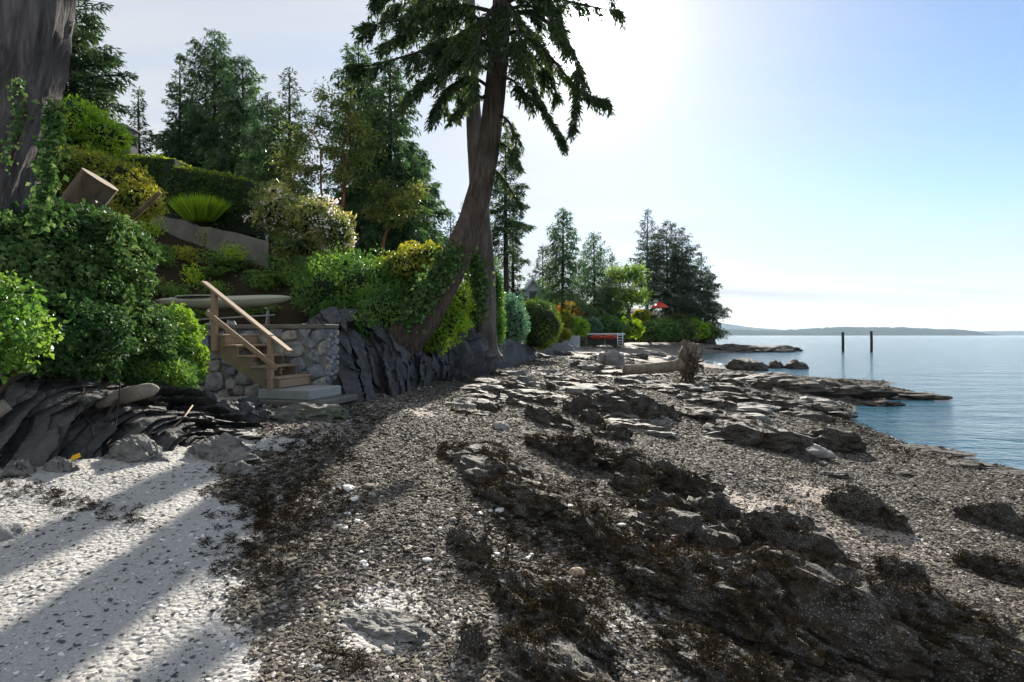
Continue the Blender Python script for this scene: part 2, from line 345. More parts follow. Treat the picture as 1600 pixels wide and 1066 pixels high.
col = mixc(t, mth(t, 'MULTIPLY', wet.outputs[0], .7), col, (.035, .03, .018))
t.links.new(col, b.inputs['Base Color']); b.inputs['Roughness'].default_value = .8; b.inputs['Specular IOR Level'].default_value = .3
bump(t, b, mth(t, 'ADD', mth(t, 'MULTIPLY', d1, -1.0), mth(t, 'MULTIPLY', n3, .4)), .8, .025)
tag(link('beach', beach_me, M_BEACH), 'sloping beach of grey gravel and white shell sand', None, None, 'structure')
m, t, b, out = newmat('hillside_soil'); v = coords(t)
n1 = noise(t, v, 3, 8, .65); n2 = noise(t, v, 25, 5, .7)
col = ramp(t, n2, [(.3, (.018, .012, .008)), (.55, (.05, .034, .022)), (.75, (.09, .065, .045))])
t.links.new(mixc(t, mth(t, 'MULTIPLY', mth(t, 'GREATER_THAN', n1, .55), .6), col, (.03, .05, .015)), b.inputs['Base Color']); b.inputs['Roughness'].default_value = .95; b.inputs['Specular IOR Level'].default_value = .1
bump(t, b, n2, 1, .06)
tag(link('hillside', hill_me, m), 'dark earth garden slope rising from the beach', None, None, 'structure')

# sea
m, t, b, out = newmat('sea_water'); M_SEA = m
b.inputs['Base Color'].default_value = (.03, .10, .14, 1); b.inputs['Roughness'].default_value = .1; b.inputs['IOR'].default_value = 1.333; b.inputs['Specular IOR Level'].default_value = .5
v1 = coords(t, (.38, 1.0, 1), (0, 0, math.radians(-14))); v2 = None
hh = mth(t, 'ADD', mth(t, 'MULTIPLY', noise(t, v1, 1.9, 4, .55, .6), 1.0), mth(t, 'MULTIPLY', noise(t, coords(t), 3.2, 4, .6, .5), .45))
hh = mth(t, 'ADD', hh, mth(t, 'MULTIPLY', noise(t, v1, .35, 2, .5), 1.6))
bump(t, b, hh, .9, .2)
ys = np.concatenate([1.2*(300/1.2)**np.linspace(0, 1, 60), 300*(16000/300)**np.linspace(0, 1, 40)[1:]])
x, y, fc = polar(np.linspace(-2600, 4200, 60), ys)
tag(link('sea', mesh_np('sea', np.stack([x, y, 0*x], 1), fc, None, True), M_SEA), 'calm blue sea with small ripples', None, None, 'structure')

# far island and mountains
M_ISL = plain('far_forest', (.03, .05, .035), 1.0, 0.0, .3, .02)
def ridge(name, pts, Y, depth, amp, sc, label, nu=260, nv=14):
    u = np.linspace(0, 1, nu); px = np.interp(u, np.linspace(0, 1, len(pts)), [p[0] for p in pts]); hy = np.interp(u, np.linspace(0, 1, len(pts)), [p[1] for p in pts])
    vv = np.linspace(0, 1, nv); X = ((px-800)/F*Y)[None]*np.ones((nv, 1)); YY = Y+(vv[:, None]-.3)*depth+0*X
    H = ((HOR-hy)/F*Y)[None]*np.sin(np.clip(vv*1.02, 0, 1)*np.pi)[:, None]**.55
    p = np.stack([X.ravel(), YY.ravel(), 0*X.ravel()], 1)
    H = np.maximum(H.ravel()+CZ*(H.ravel() > .5)+amp*fbm(p/sc, 3, 11)*(H.ravel() > 2), -3)
    tag(link(name, mesh_np(name, np.stack([p[:, 0], p[:, 1], H], 1), grid_faces(nv, nu), {'rnd': np.random.default_rng(3).random(len(H))}, True), M_ISL), label, None, None, 'structure')
ridge('island', [(1040, 520), (1100, 517), (1160, 515), (1210, 517), (1260, 515), (1310, 512), (1360, 511), (1420, 511.5), (1470, 514), (1505, 515.5), (1522, 521), (1526, 524.5)], 5000, 900, 8, 40, 'low forested island across the water')
ridge('mountain', [(1000, 505), (1080, 500), (1130, 503), (1180, 511), (1240, 516), (1330, 515), (1420, 516), (1500, 517), (1560, 518), (1640, 517), (1760, 519)], 8200, 1500, 8, 220, 'pale blue mountains beyond the island')
# ------------------------------------------------------------------ foliage builders
def leaves(Pt, D, Nn, L, W, fold=.25):
    """one folded diamond per leaf: 4 vertices, 2 triangles"""
    D = nrm(D); S = nrm(np.cross(D, Nn)); Nn = np.cross(S, D); L = np.asarray(L)[:, None]*np.ones((len(Pt), 1)); W = np.asarray(W)[:, None]*np.ones((len(Pt), 1))
    mid = Pt+D*L*.45+Nn*W*fold
    V = np.stack([Pt, mid+S*W*.5, Pt+D*L, mid-S*W*.5], 1).reshape(-1, 3); i = np.arange(len(Pt))[:, None]*4
    return V, np.concatenate([i+np.array([[0, 1, 2]]), i+np.array([[0, 2, 3]])], 0)
def foliage(name, Pt, D, Nn, L, W, rnd, mat, parent, fold=.25):
    L = np.broadcast_to(L, (len(Pt),)); W = np.broadcast_to(W, (len(Pt),))
    V, Fc = leaves(Pt, D, Nn, L, W, fold); me = mesh_np(name, V, Fc, {'rnd': np.repeat(rnd, 4)})
    return link(name, me, mat, parent)
def rdir(rg, n): return nrm(rg.normal(size=(n, 3)))
def blob_pts(rg, blobs, n, lump=.22, freq=2.2, depth=.45, up=False, seed=0):
    """leaf bases in the outer shell of a union of lumpy ellipsoids, with outward normals"""
    B = np.array(blobs, float); area = (B[:, 3]*B[:, 4]+B[:, 3]*B[:, 5]+B[:, 4]*B[:, 5]); k = rg.choice(len(B), n, p=area/area.sum())
    d = rdir(rg, n)
    if up: d[:, 2] = np.where(d[:, 2] < -.35, -d[:, 2], d[:, 2])
    c, r = B[k, :3], B[k, 3:6]
    ln = 1+lump*fbm(d*freq+k[:, None]*7.7+seed, 3, 3+seed)
    rad = ln*(1-depth*rg.random(n)**1.8)
    p = c+d*r*rad[:, None]; nn = nrm(d/r)
    keep = np.ones(n, bool)
    for j in range(len(B)):
        q = np.linalg.norm((p-B[j, :3])/B[j, 3:6], axis=1); keep &= (q > .55) | (k == j)
    return p[keep], nn[keep]
def leafy(name, rg, blobs, n, L, mat, parent, W=.6, lump=.22, freq=2.2, depth=.45, up=False, droop=.2, seed=0):
    p, nn = blob_pts(rg, blobs, n, lump, freq, depth, up, seed); m = len(p)
    D = nrm(rdir(rg, m)*.9+nn*.55+np.array([0, 0, -droop])); Nn = nrm(nn+.6*rdir(rg, m)+np.array([0, 0, .4]))
    LL = L*(.45+1.1*rg.random(m)**1.5); cl = np.clip(.5+.45*fbm(p*1.7, 2, 9)+.35*(rg.random(m)-.5), 0, 1)
    return foliage(name, p, D, Nn, LL, LL*W, cl, mat, parent)
def local(blobs, o):
    B = np.array(blobs, float); B[:, :3] -= o; return B
def pxblobs(lst):
    """blobs authored as (px, py, Y, rx_px, ry_px, depth_m)"""
    out = []
    for px, py, Y, rx, ry, dm in lst:
        c = P(px, py, Y); out.append((c[0], c[1], c[2], rx/F*Y, dm, ry/F*Y))
    return out
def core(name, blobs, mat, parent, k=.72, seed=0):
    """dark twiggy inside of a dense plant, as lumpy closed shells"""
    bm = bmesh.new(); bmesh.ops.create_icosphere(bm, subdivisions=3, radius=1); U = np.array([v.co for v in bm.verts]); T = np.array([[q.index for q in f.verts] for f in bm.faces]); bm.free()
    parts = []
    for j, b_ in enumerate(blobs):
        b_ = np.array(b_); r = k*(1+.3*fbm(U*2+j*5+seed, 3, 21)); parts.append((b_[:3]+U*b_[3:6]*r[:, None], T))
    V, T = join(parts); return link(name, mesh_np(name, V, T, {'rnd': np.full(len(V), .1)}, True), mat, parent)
def stems(name, base, tips, r, mat, parent, rg):
    parts = []
    for tp in tips:
        mid = base*.45+tp*.55+rg.normal(size=3)*.06*np.linalg.norm(tp-base); parts.append(tube(spline([base+rg.normal(size=3)*[r, r, 0], mid, tp], 7), np.linspace(r, r*.3, 7), 5, False))
    V, Q = join(parts); return link(name, mesh_np(name, V, Q, None, True), mat, parent)
M_TWIG = barkmat('twig_bark', (.03, .022, .015), (.09, .065, .045), 12)
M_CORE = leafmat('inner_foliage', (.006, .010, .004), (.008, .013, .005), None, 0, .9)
def shrub(name, label, cat, blobs, n, L, mat, seed, group=None, W=.6, base=None, corek=.68, **kw):
    rg = np.random.default_rng(seed); B = np.array(blobs, float)
    if base is None:
        j = B[np.argmin(B[:, 2]-B[:, 5])]; bx, by = B[:, 0].mean(), B[:, 1].mean(); base = np.array([bx, by, min(gz(bx, by), (B[:, 2]).min())])
    o = empty(name, base, label, cat, group); Bl = local(B, base)
    leafy('foliage', rg, Bl, n, L, mat, o, W=W, seed=seed, **kw)
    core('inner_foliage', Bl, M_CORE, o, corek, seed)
    stems('stem', np.zeros(3), Bl[:, :3]+rg.normal(size=(len(Bl), 3))*.1, .03, M_TWIG, o, rg)
    return o
# --- conifers
def sprays(rg, pts, dirs, size, n_per, hang=.35, flat=.5):
    """needle sprays hung along twigs: pts, dirs (M,3)"""
    p = np.repeat(pts, n_per, 0); d = np.repeat(dirs, n_per, 0); m = len(p)
    D = nrm(d+.75*rdir(rg, m)+np.array([0, 0, -hang])); p = p+rdir(rg, m)*size*.35
    Nn = nrm(rdir(rg, m)+np.array([0, 0, flat*2])); return p, D, Nn, size*(.6+.8*rg.random(m))
def bough(rg, a, az, ln, e0, droop, up, twig, step, hang):
    """points and directions of the twigs along one bough"""
    s = np.arange(.12, 1.0, step/ln)+rg.random()*step/ln; s = s[s < 1.0]
    if len(s) == 0: s = np.array([.7])
    oz = lambda q: ln*(e0*q-droop*q*q+up*q**3)
    h = np.array([math.cos(az), math.sin(az), 0]); c = a+s[:, None]*ln*h+np.array([0, 0, 1])*oz(s)[:, None]
    Pp, Dd = [], []
    for sg in (-1, 1):
        ang = az+sg*(.75+.35*rg.random(len(s))); tl = twig*ln*(1.05-s*.75)*(.6+.7*rg.random(len(s)))
        dd = np.stack([np.cos(ang), np.sin(ang), -hang-.25*rg.random(len(s))], 1); k = np.maximum(1, (tl/step/.8)).astype(int).max()
        for q in range(k):
            f = (q+.6)/k; mk_ = tl*k > q*step*.55
            pp = c+dd*(tl*f)[:, None]+np.array([0, 0, -1])*(tl*f*f*hang)[:, None]; Pp.append(pp[mk_]); Dd.append(nrm(dd[mk_]))
    Pp.append(c); Dd.append(np.tile(h, (len(c), 1))); sp = np.vstack([a+q*ln*h+np.array([0, 0, oz(q)]) for q in (0, .35, .7, 1)])
    return np.vstack(Pp), np.vstack(Dd), sp
def conifer_mesh(seed, H, cb, R, nb, kind, size, n_per=2, gap=0.0):
    rg = np.random.default_rng(seed); PP, DD, BR = [], [], []
    for i in range(nb):
        t = ((i+.5)/nb)**.85; h = cb+(H-cb)*t
        if rg.random() < gap: continue
        prof = {'fir': (1-t)**.8*.95+.05, 'cedar': (1-t)**.62*.93+.07, 'pine': np.clip(1.15*(1-t)**.55, .1, 1)*(.6+.5*rg.random())}[kind]
        ln = max(.25, R*prof*(.62+.55*rg.random())); az = i*2.39996+rg.normal()*.35
        e0, dr, up, hang = {'fir': (.15+.5*t, .35*(1-t)+.1, .12, .12), 'cedar': (.1+.75*t, .65*(1-t)+.12, .3*(1-t), .38), 'pine': (-.05+.5*t, .28, .12, .25)}[kind]
        p, d, sp = bough(rg, np.array([0, 0, h]), az, ln, e0, dr, up, .5, size*.95, hang)
        PP.append(p); DD.append(d); BR.append(tube(sp, np.linspace(.02+.012*ln, .008, 4), 3, False))
    p, D, Nn, L = sprays(rg, np.vstack(PP), np.vstack(DD), size, n_per, .25 if kind != 'cedar' else .55)
    tp = np.repeat(np.array([[0, 0, 1.0]]), 10, 0)*(H-np.linspace(-.1, .8, 10))[:, None]; p = np.vstack([p, tp]); D = np.vstack([D, nrm(rdir(rg, 10)*.5+[0, 0, .8])]); Nn = np.vstack([Nn, rdir(rg, 10)]); L = np.append(L, np.full(10, size))
    V, T = leaves(p, D, Nn, L, L*.26, .15); m = len(p)
    cl = np.clip(.5+.4*fbm(p*.8+seed, 2, 9)+.4*(rg.random(m)-.5), 0, 1)
    return mesh_np('crown', V, T, {'rnd': np.repeat(cl, 4)}), join(BR)
M_FIR = leafmat('fir_needles', (.010, .022, .010), (.022, .042, .016), (.045, .07, .02), .3, .55)
M_CEDAR = leafmat('cedar_sprays', (.014, .032, .014), (.030, .062, .024), (.06, .10, .03), .34, .55)
M_FIRFAR = leafmat('old_fir_needles', (.012, .02, .012), (.024, .036, .018), (.05, .06, .028), .25, .6)
M_BARK_G = barkmat('grey_bark', (.05, .042, .036), (.17, .15, .135), 5)
M_BARK_D = barkmat('dark_bark', (.025, .02, .017), (.08, .065, .052), 7)
def conifer(name, label, px, py_top, py_base, hw, Y, kind, seed, mat, cbf=.12, nb=90, size=.34, n_per=2, group=None, lean=0, bark=None, gap=.06, base_z=None):
    x = (px-800)/F*Y; zt = CZ-(py_top-HOR)/F*Y; zb = min(gz(x, Y), CZ-(py_base-HOR)/F*Y) if base_z is None else base_z
    H = zt-zb; R = hw/F*Y; o = empty(name, (x, Y, zb), label, 'tree', group)
    me, (BV, BQ) = conifer_mesh(seed, H, H*cbf, R, nb, kind, size, n_per, gap)
    if lean:
        for mesh_v in (BV,): mesh_v[:, 0] += lean*(mesh_v[:, 2]/H)*H
        n = len(me.vertices); a = np.empty(n*3, np.float32); me.vertices.foreach_get('co', a); a = a.reshape(-1, 3); a[:, 0] += lean*a[:, 2]; me.vertices.foreach_set('co', a.ravel())
    link('crown', me, mat, o)
    zz = np.linspace(-.3, H*.985, 14); rr = (H*.012+.06)*(1-np.clip(zz/H, 0, 1))**.8+.015; rr[0] *= 1.5; rr[1] *= 1.15
    rg = np.random.default_rng(seed); wob = np.cumsum(rg.normal(size=(14, 2))*.04, 0)*(1-np.linspace(0, 1, 14))[:, None]
    tv = tube(np.stack([wob[:, 0]+lean*zz, wob[:, 1], zz], 1), rr, 9, False)
    V, Q = join([tv, (BV, BQ)]); link('trunk', mesh_np('trunk', V, Q, None, True), bark or M_BARK_D, o)
    return o
# ------------------------------------------------------------------ rocks
_ico = {}
def ico(n):
    if n not in _ico:
        bm = bmesh.new(); bmesh.ops.create_icosphere(bm, subdivisions=n, radius=1); _ico[n] = (np.array([v.co[:] for v in bm.verts]), np.array([[q.index for q in f.verts] for f in bm.faces])); bm.free()
    return _ico[n]
def rock_verts(seed, n, sx, sy, sz, rough=.3, strata=.12, strike=0.0, dip=.7, sfreq=2.2, square=.0):
    U, T = ico(n); U = U.copy()
    if square: U = nrm(np.sign(U)*np.abs(U)**(1-square))*(np.abs(U)**3).sum(1, keepdims=True)**(-.33*square)
    r = 1+rough*fbm(U*1.3+seed*3.1, 5, seed)+.10*ridged(U*3.2+seed, 4, seed+3)
    V = U*r[:, None]*np.array([sx, sy, sz]); mxs = max(sx, sy)
    nn = np.array([-math.sin(strike)*math.sin(dip), math.cos(strike)*math.sin(dip), math.cos(dip)])
    wv_ = fbm(V/mxs*1.6+seed, 3, seed+9); q = (V/mxs)@nn*sfreq+.3*wv_; sl_ = np.floor(q); hs_ = h3(sl_, sl_*0+seed, sl_*0, 5); br = np.floor(V[:, 0]/mxs*1.7+hs_*9+.35*wv_); hb_ = h3(sl_, br, sl_*0+seed, 6)
    V = V+nrm(V)*(((q-sl_-.5)*.7+1.1*(hb_-.5))*strata*mxs*sstep(-.1, .15, V[:, 2]/sz))[:, None]
    V[:, 2] = np.where(V[:, 2] < -.25*sz, -.25*sz+(V[:, 2]+.25*sz)*.3, V[:, 2])
    V = V+nrm(U)*(.02*mxs*fbm(V/mxs*9, 3, seed+5))[:, None]
    return V, T
def rot2(V, a):
    c, s_ = math.cos(a), math.sin(a); V = V.copy(); x_ = V[:, 0]*c-V[:, 1]*s_; V[:, 1] = V[:, 0]*s_+V[:, 1]*c; V[:, 0] = x_; return V
STRIKE = math.radians(-52)
ROCKV = []     # world-space rock surfaces that carry seaweed
def rock(name, label, px, py, wpx, hpx, mat, seed, group=None, cat='rock', strike=STRIKE, aspect=.45, n=4, weed=0, hk=.75, sink=.15, Y=None, **kw):
    g = hit(px, py) if Y is None else P(px, py, Y); Y = g[1]; wm = wpx/F*Y
    c = abs(math.cos(strike)); s_ = abs(math.sin(strike)); Lg = wm/(c+aspect*s_)
    h = max(.05, hpx/F*Y*hk); strata = kw.pop('strata', .14); V, T = rock_verts(seed, n, Lg*.55, Lg*.55*aspect, h, strike=0.0, strata=strata, **kw); V = rot2(V, strike)
    zc = gz(g[0], g[1]); me = mesh_np(name, V, T, None, strata < .04); o = link(name, me, mat, None, (g[0], g[1], zc-h*sink)); tag(o, label, cat, group)
    if weed: ROCKV.append((V+np.array([g[0], g[1], zc-h*sink]), T, weed))
    return o
# ------------------------------------------------------------------ rock bluffs under the gardens
M_SLATE = rockmat('dark_slate', (.022, .022, .024), (.075, .075, .08), sc=1.6)
M_SLATE2 = rockmat('grey_slate', (.05, .05, .048), (.17, .165, .15), sc=2.2)
M_OUT = rockmat('black_slate', (.022, .022, .022), (.10, .097, .09), sc=2.4)
M_WEEDROCK = rockmat('barnacled_rock', (.018, .016, .013), (.05, .044, .036), barn=1.0, weed=.4, sc=3)
M_WEEDROCK2 = rockmat('weedy_ledge_rock', (.024, .02, .017), (.075, .064, .052), barn=.7, weed=.4, sc=2)
M_GREYROCK = rockmat('pale_grey_rock', (.12, .118, .11), (.30, .29, .27), sc=3)
def bluff(name, label, toe, top, h_arr, nseed, strata_n, amp, freq, mat, nu=170, nv=60, bulge=.25):
    """a steep rock face from the toe line to the top line, broken into tilted slabs"""
    a = spline(np.array(toe, float), nu); b_ = spline(np.array(top, float), nu); vv = np.linspace(-.12, 1.12, nv)
    V = a[None]*(1-vv[:, None, None])+b_[None]*vv[:, None, None]
    out = nrm(np.stack([(a-b_)[:, 0], (a-b_)[:, 1], 0*a[:, 0]], 1)); V = V+out[None]*(np.sin(np.clip(vv, 0, 1)*np.pi)*bulge)[:, None, None]
    V = V.reshape(-1, 3); o3 = np.tile(out, (nv, 1))
    nn = nrm(np.array(strata_n, float)); w_ = fbm(V*.9, 4, nseed)
    t1 = nrm(np.cross(nn, [.2, .3, .93])); q = V@nn*freq+.22*w_; sl_ = np.floor(q); hs_ = h3(sl_, sl_*0, sl_*0, nseed); br = np.floor(V@t1*2.0+hs_*11+.5*w_); hb_ = h3(sl_, br, sl_*0, nseed+1)
    q2 = V@nn*freq*3.1+.8*fbm(V*1.5, 3, nseed+4); s2_ = np.floor(q2); hb2 = h3(s2_, np.floor(V@t1*5.0+h3(s2_, s2_*0, s2_*0, 7)*9), s2_*0, nseed+3)
    d = amp*((q-sl_-.5)*.8+1.3*(hb_-.5)+.45*w_)+amp*.7*(hb2-.5)+.02*fbm(V*9, 3, nseed+2)
    V = V+o3*d[:, None]+np.array([0, 0, 1])*(.35*d)[:, None]
    o = link(name, mesh_np(name, V, grid_faces(nv, nu), None, False), mat); return tag(o, label, 'rock')
def T3(px, py, z): Y = F*(CZ-z)/(py-HOR); return np.array([(px-800)/F*Y, Y, z])
bluff('rock_outcrop', 'dark jagged slate outcrop under the ivy bank beside the white sand',
      [(-9, 3.9, 1.1), (-5.6, 4.75, 1.15), T3(60, 752, 1.2), T3(200, 735, 1.2), T3(300, 735, 1.18), T3(385, 742, 1.15), T3(436, 700, 1.18), T3(432, 690, 1.2)],
      [(-9.5, 5.2, 2.2), (-6.4, 5.9, 2.15), (-5.7, 6.3, 2.2), P(160, 600, 7.0), P(215, 608, 7.6), P(265, 612, 8.0), P(300, 625, 8.4)], None, 5, (.75, -.25, .62), .27, 6.0, M_OUT, 420, 150, .12)
bluff('rock_bluff', 'dark blue-grey slate bluff with slanting ribs below the leaning tree',
      [T3(470, 612, 1.5), T3(520, 632, 1.3), T3(600, 622, 1.3), T3(670, 604, 1.3), T3(740, 590, 1.3), T3(790, 578, 1.3), T3(830, 566, 1.25)],
      [P(470, 512, 12.2), P(520, 500, 12.7), P(590, 505, 13.6), P(660, 520, 15.2), P(720, 520, 17.5), P(775, 530, 21), P(815, 540, 26)], None, 15, (.80, -.15, .58), .34, 2.2, M_SLATE, 300, 110, .15)
bluff('rock_bluff', 'low dark rock bank at the foot of the clipped round bushes',
      [T3(800, 577, 1.25), T3(840, 562, 1.25), T3(880, 552, 1.25), T3(915, 546, 1.25)], [P(790, 540, 25), P(830, 540, 31), P(870, 538, 41), P(895, 538, 52)], None, 25, (.8, -.2, .5), .22, 1.5, M_SLATE, 120, 30, .1)
# ------------------------------------------------------------------ stone wall, stairs, slabs
M_STONE = [rockmat('wall_stone_a', (.13, .13, .13), (.33, .33, .33), sc=6), rockmat('wall_stone_b', (.16, .155, .14), (.38, .37, .33), sc=6), rockmat('wall_stone_c', (.09, .10, .115), (.24, .26, .29), sc=6), rockmat('wall_stone_d', (.2, .17, .13), (.42, .36, .28), sc=6)]
M_MORTAR = plain('mortar', (.19, .19, .185), .9, .2, .3, 20)
M_CONC = plain('concrete', (.30, .30, .29), .85, .25, .25, 5)
M_CONCD = plain('weathered_concrete', (.15, .14, .12), .9, .2, .7, 2.2)
U_ = np.array([-.966, .26, 0]); W_ = np.array([.26, .966, 0]); ZU = np.array([0, 0, 1.0])
SB = np.array([-4.23, 10.0, 1.66])
wo_ = SB+W_*1.0; wall_a, wall_b = -.42, 2.75          # along U_
wl_ = empty('stone_wall', wo_+U_*1.1-ZU*.26, 'mortared wall of rounded grey stones behind the wooden stairs', 'wall')
wl_loc = np.array(wl_.location)
ctr = (wall_a+wall_b)/2
def inloc(o): o.location = -wl_loc; return o
inloc(box('mortar', wo_+U_*ctr+W_*.22+ZU*.35, U_*(wall_b-wall_a)/2, W_*.19, ZU*.72, M_MORTAR, wl_, .02))
inloc(box('coping', wo_+U_*ctr+W_*.2+ZU*1.11, U_*((wall_b-wall_a)/2+.03), W_*.24, ZU*.045, M_CONCD, wl_, .015))
rg = np.random.default_rng(4)
def wall_stones(c0, ax, lx, z0, z1, outn, parent, locf, sizes=(.24, .46)):
    pts = []
    for _ in range(4000):
        p = np.array([rg.uniform(0, lx), rg.uniform(z0, z1)]); r = rg.uniform(*sizes)*.5
        if all(math.hypot((p[0]-q[0])*.9, (p[1]-q[1])*1.05) > (r+q[2])*.80 for q in pts): pts.append((p[0], p[1], r))
    for k, (u, zz, r) in enumerate(pts):
        V, T = rock_verts(k+100, 2, r*1.06*(.85+.4*rg.random()), .07, r*(.85+.35*rg.random()), rough=.26, strata=0, square=.6)
        V[:, 1] = np.clip(V[:, 1], -.045, .045); a = rg.uniform(-.5, .5); V2 = V.copy(); V2[:, 0] = V[:, 0]*math.cos(a)-V[:, 2]*math.sin(a); V2[:, 2] = V[:, 0]*math.sin(a)+V[:, 2]*math.cos(a)
        V2[:, 0] = np.clip(u+V2[:, 0], .01, lx-.01)-u
        Wd = V2[:, :1]*ax+V2[:, 1:2]*(-outn)+V2[:, 2:3]*ZU+(c0+ax*u+ZU*zz+outn*.005)
        o = link('stone', mesh_np('stone', Wd, T, None, True), M_STONE[int(rg.choice(4, p=[.4, .25, .27, .08]))], parent); locf(o)
wall_stones(wo_+U_*wall_a+W_*.03, U_, wall_b-wall_a, -.3, 1.02, -W_, wl_, inloc)
wall_stones(wo_+U_*wall_a+W_*.03, W_, .38, -.2, 1.0, -U_, wl_, inloc, (.1, .18))
m, t, b, out = newmat('cedar_lumber'); v = coords(t, (1, 1, 1)); M_WOOD = m
n1 = noise(t, coords(t, (3, 3, 18)), 3, 5, .6, .8); n2 = noise(t, v, 2.5, 4)
t.links.new(mixc(t, mth(t, 'MULTIPLY', n2, .7), ramp(t, n1, [(.3, (.26, .165, .095)), (.6, (.40, .27, .165)), (.8, (.48, .34, .22))]), (.27, .22, .17)), b.inputs['Base Color']); b.inputs['Roughness'].default_value = .75; b.inputs['Specular IOR Level'].default_value = .25
bump(t, b, n1, .4, .006)
M_WOODD = plain('weathered_lumber', (.21, .165, .11), .85, .2, .35, 7)
st = empty('wooden_stairs', SB, 'light timber stairs with handrail against the stone wall', 'stairs'); 
def sbox(n, c, ax, ay, az, mat, bev=.008): o = box(n, np.asarray(c)-SB, ax, ay, az, mat, st, bev); return o
RUN, RISE, WID = .29, .19, .92
for k in range(5):
    z_ = .20+RISE*k; u0 = RUN*k-.16
    for q in range(2):
        sbox('tread', SB+U_*(u0+.075+.148*q)+W_*(WID/2)+ZU*(z_-.019), U_*.072, W_*(WID/2+.03), ZU*.019, M_WOOD)
    if k in (0, 4): sbox('riser', SB+U_*(u0+.03)+W_*(WID/2)+ZU*(z_-.115), U_*.014, W_*(WID/2-.02), ZU*.073, M_WOOD)
    elif k < 4:
        sbox('riser', SB+U_*(u0+.22)+W_*(WID/2)+ZU*(z_-.1), U_*.012, W_*(WID/2-.05), ZU*.03, M_WOODD)
        sbox('tread_bracket', SB+U_*(u0+.10)+W_*(WID*.5)+ZU*(z_-.11), U_*.09, W_*.02, ZU*.07, M_WOODD)
for wv in (.02, WID-.02):
    a_ = SB+W_*wv+U_*(-.14)+ZU*(-.0); b2 = SB+W_*wv+U_*(RUN*4+.14)+ZU*(RISE*5-.05)
    d_ = (b2-a_)/2; up_ = nrm(np.cross(d_, W_)); up_ = up_ if up_[2] > 0 else -up_
    # sawtooth stringer as one board with the lower edge parallel to the slope
    prof = [(-.16, 0), (-.16, .16)]
    for k in range(5): prof += [(RUN*k-.16+.0, RISE*k+.155), (RUN*(k+1)-.16, RISE*k+.155)]
    prof += [(RUN*5-.16, RISE*4-.12), (.14, 0)]
    Vv = [];
    for s_ in (-.02, .02):
        for u, zz in prof: Vv.append((U_*u+W_*(wv+s_)+ZU*zz).tolist())
    n_ = len(prof); fcs = [tuple(range(n_)), tuple(range(2*n_-1, n_-1, -1))]+[(i, i+n_, (i+1) % n_+n_, (i+1) % n_) for i in range(n_)]
    mk('stringer', np.array(Vv), fcs, M_WOODD, st)
for u, zb, h in ((-.02, 0, .95), (RUN*4-.0, RISE*4-.10, 1.08)):
    sbox('post', SB+U_*u-W_*.045+ZU*(zb+h/2), U_*.045, W_*.045, ZU*h/2, M_WOOD)
def rail(name, p, q, wdt, hgt, mat):
    d_ = (q-p)/2; ln = np.linalg.norm(d_); dn = d_/ln; s_ = nrm(np.cross(dn, ZU)); u_ = np.cross(s_, dn)
    sbox(name, (p+q)/2, d_, s_*wdt, u_*hgt, mat)
r0 = SB-W_*.045+U_*(-.42)+ZU*.66; r1 = SB-W_*.045+U_*(RUN*4+.24)+ZU*(RISE*4+1.15)
rail('handrail', r0, r1, .07, .02, M_WOOD)
rail('middle_rail', SB-W_*.11+U_*(-.2)+ZU*.36, SB-W_*.11+U_*(RUN*4+.12)+ZU*(RISE*4+.60), .02, .045, M_WOOD)
tag(box('concrete_step', SB+W_*.42+U_*(-.30)-ZU*.09, U_*.52, W_*.50, ZU*.088, M_CONC, None, .015), 'pale concrete slab under the bottom step of the stairs', 'step')
tag(box('concrete_step', SB+W_*.45+U_*(-.42)-ZU*.235, U_*.66, W_*.62, ZU*.055, M_CONCD, None, .02), 'wider dark slab below the pale concrete step', 'step')
rock('flat_rock', 'flat mossy rock carrying the slabs of the stairs', 478, 652, 130, 26, rockmat('mossy_rock', (.05, .05, .045), (.14, .135, .12), moss=.6), 301, aspect=.7, strike=-.2, hk=.7, rough=.15)
# ------------------------------------------------------------------ kayak on its rack
M_KAYAK = plain('kayak_plastic', (.36, .35, .24), .45, .45, .12, 3); M_DARK = plain('cockpit_dark', (.02, .02, .018), .7, .3)
kl = P(243, 474, 12.6); kr = P(457, 469, 13.4); kc = (kl+kr)/2; kd = (kr-kl)/2; kL = np.linalg.norm(kd); kd = kd/kL; kside = nrm(np.cross(ZU, kd))
ka = empty('kayak', kc, 'beige kayak lying on a low rack above the stone wall', 'kayak')
u = np.linspace(-1, 1, 41); th = np.linspace(0, 2*np.pi, 20, endpoint=False)
wd = .30*(1-np.abs(u)**2.4)**.75+.004; hg = .17*(1-np.abs(u)**3.2)**.7+.004; sheer = .06*u**2
V = np.zeros((41, 20, 3))
for j, a in enumerate(th):
    cz_, cx_ = math.sin(a), math.cos(a); zz = np.where(cz_ > 0, cz_*hg*.75*(1-.25*abs(cx_)), cz_*hg*1.05)
    V[:, j] = (u*kL)[:, None]*kd+(cx_*wd)[:, None]*kside+(zz+sheer+.012*(abs(cx_) > .95))[:, None]*ZU
Vv, Q = V.reshape(-1, 3), np.stack([(np.arange(40)[:, None]*20+np.arange(20)[None]), (np.arange(40)[:, None]*20+(np.arange(20)[None]+1) % 20), ((np.arange(40)[:, None]+1)*20+(np.arange(20)[None]+1) % 20), ((np.arange(40)[:, None]+1)*20+np.arange(20)[None])], -1).reshape(-1, 4)
link('hull', mesh_np('hull', Vv, Q, None, True), M_KAYAK, ka)
th2 = np.linspace(0, 2*np.pi, 25); rim = np.stack([(-.42*kL+.40*np.cos(th2))[:, None]*kd+(.2*np.sin(th2))[:, None]*kside-kside*.08+(.135+.0*th2)[:, None]*ZU], 0)[0]
mktube('cockpit_rim', rim, .018, 6, M_KAYAK, ka)
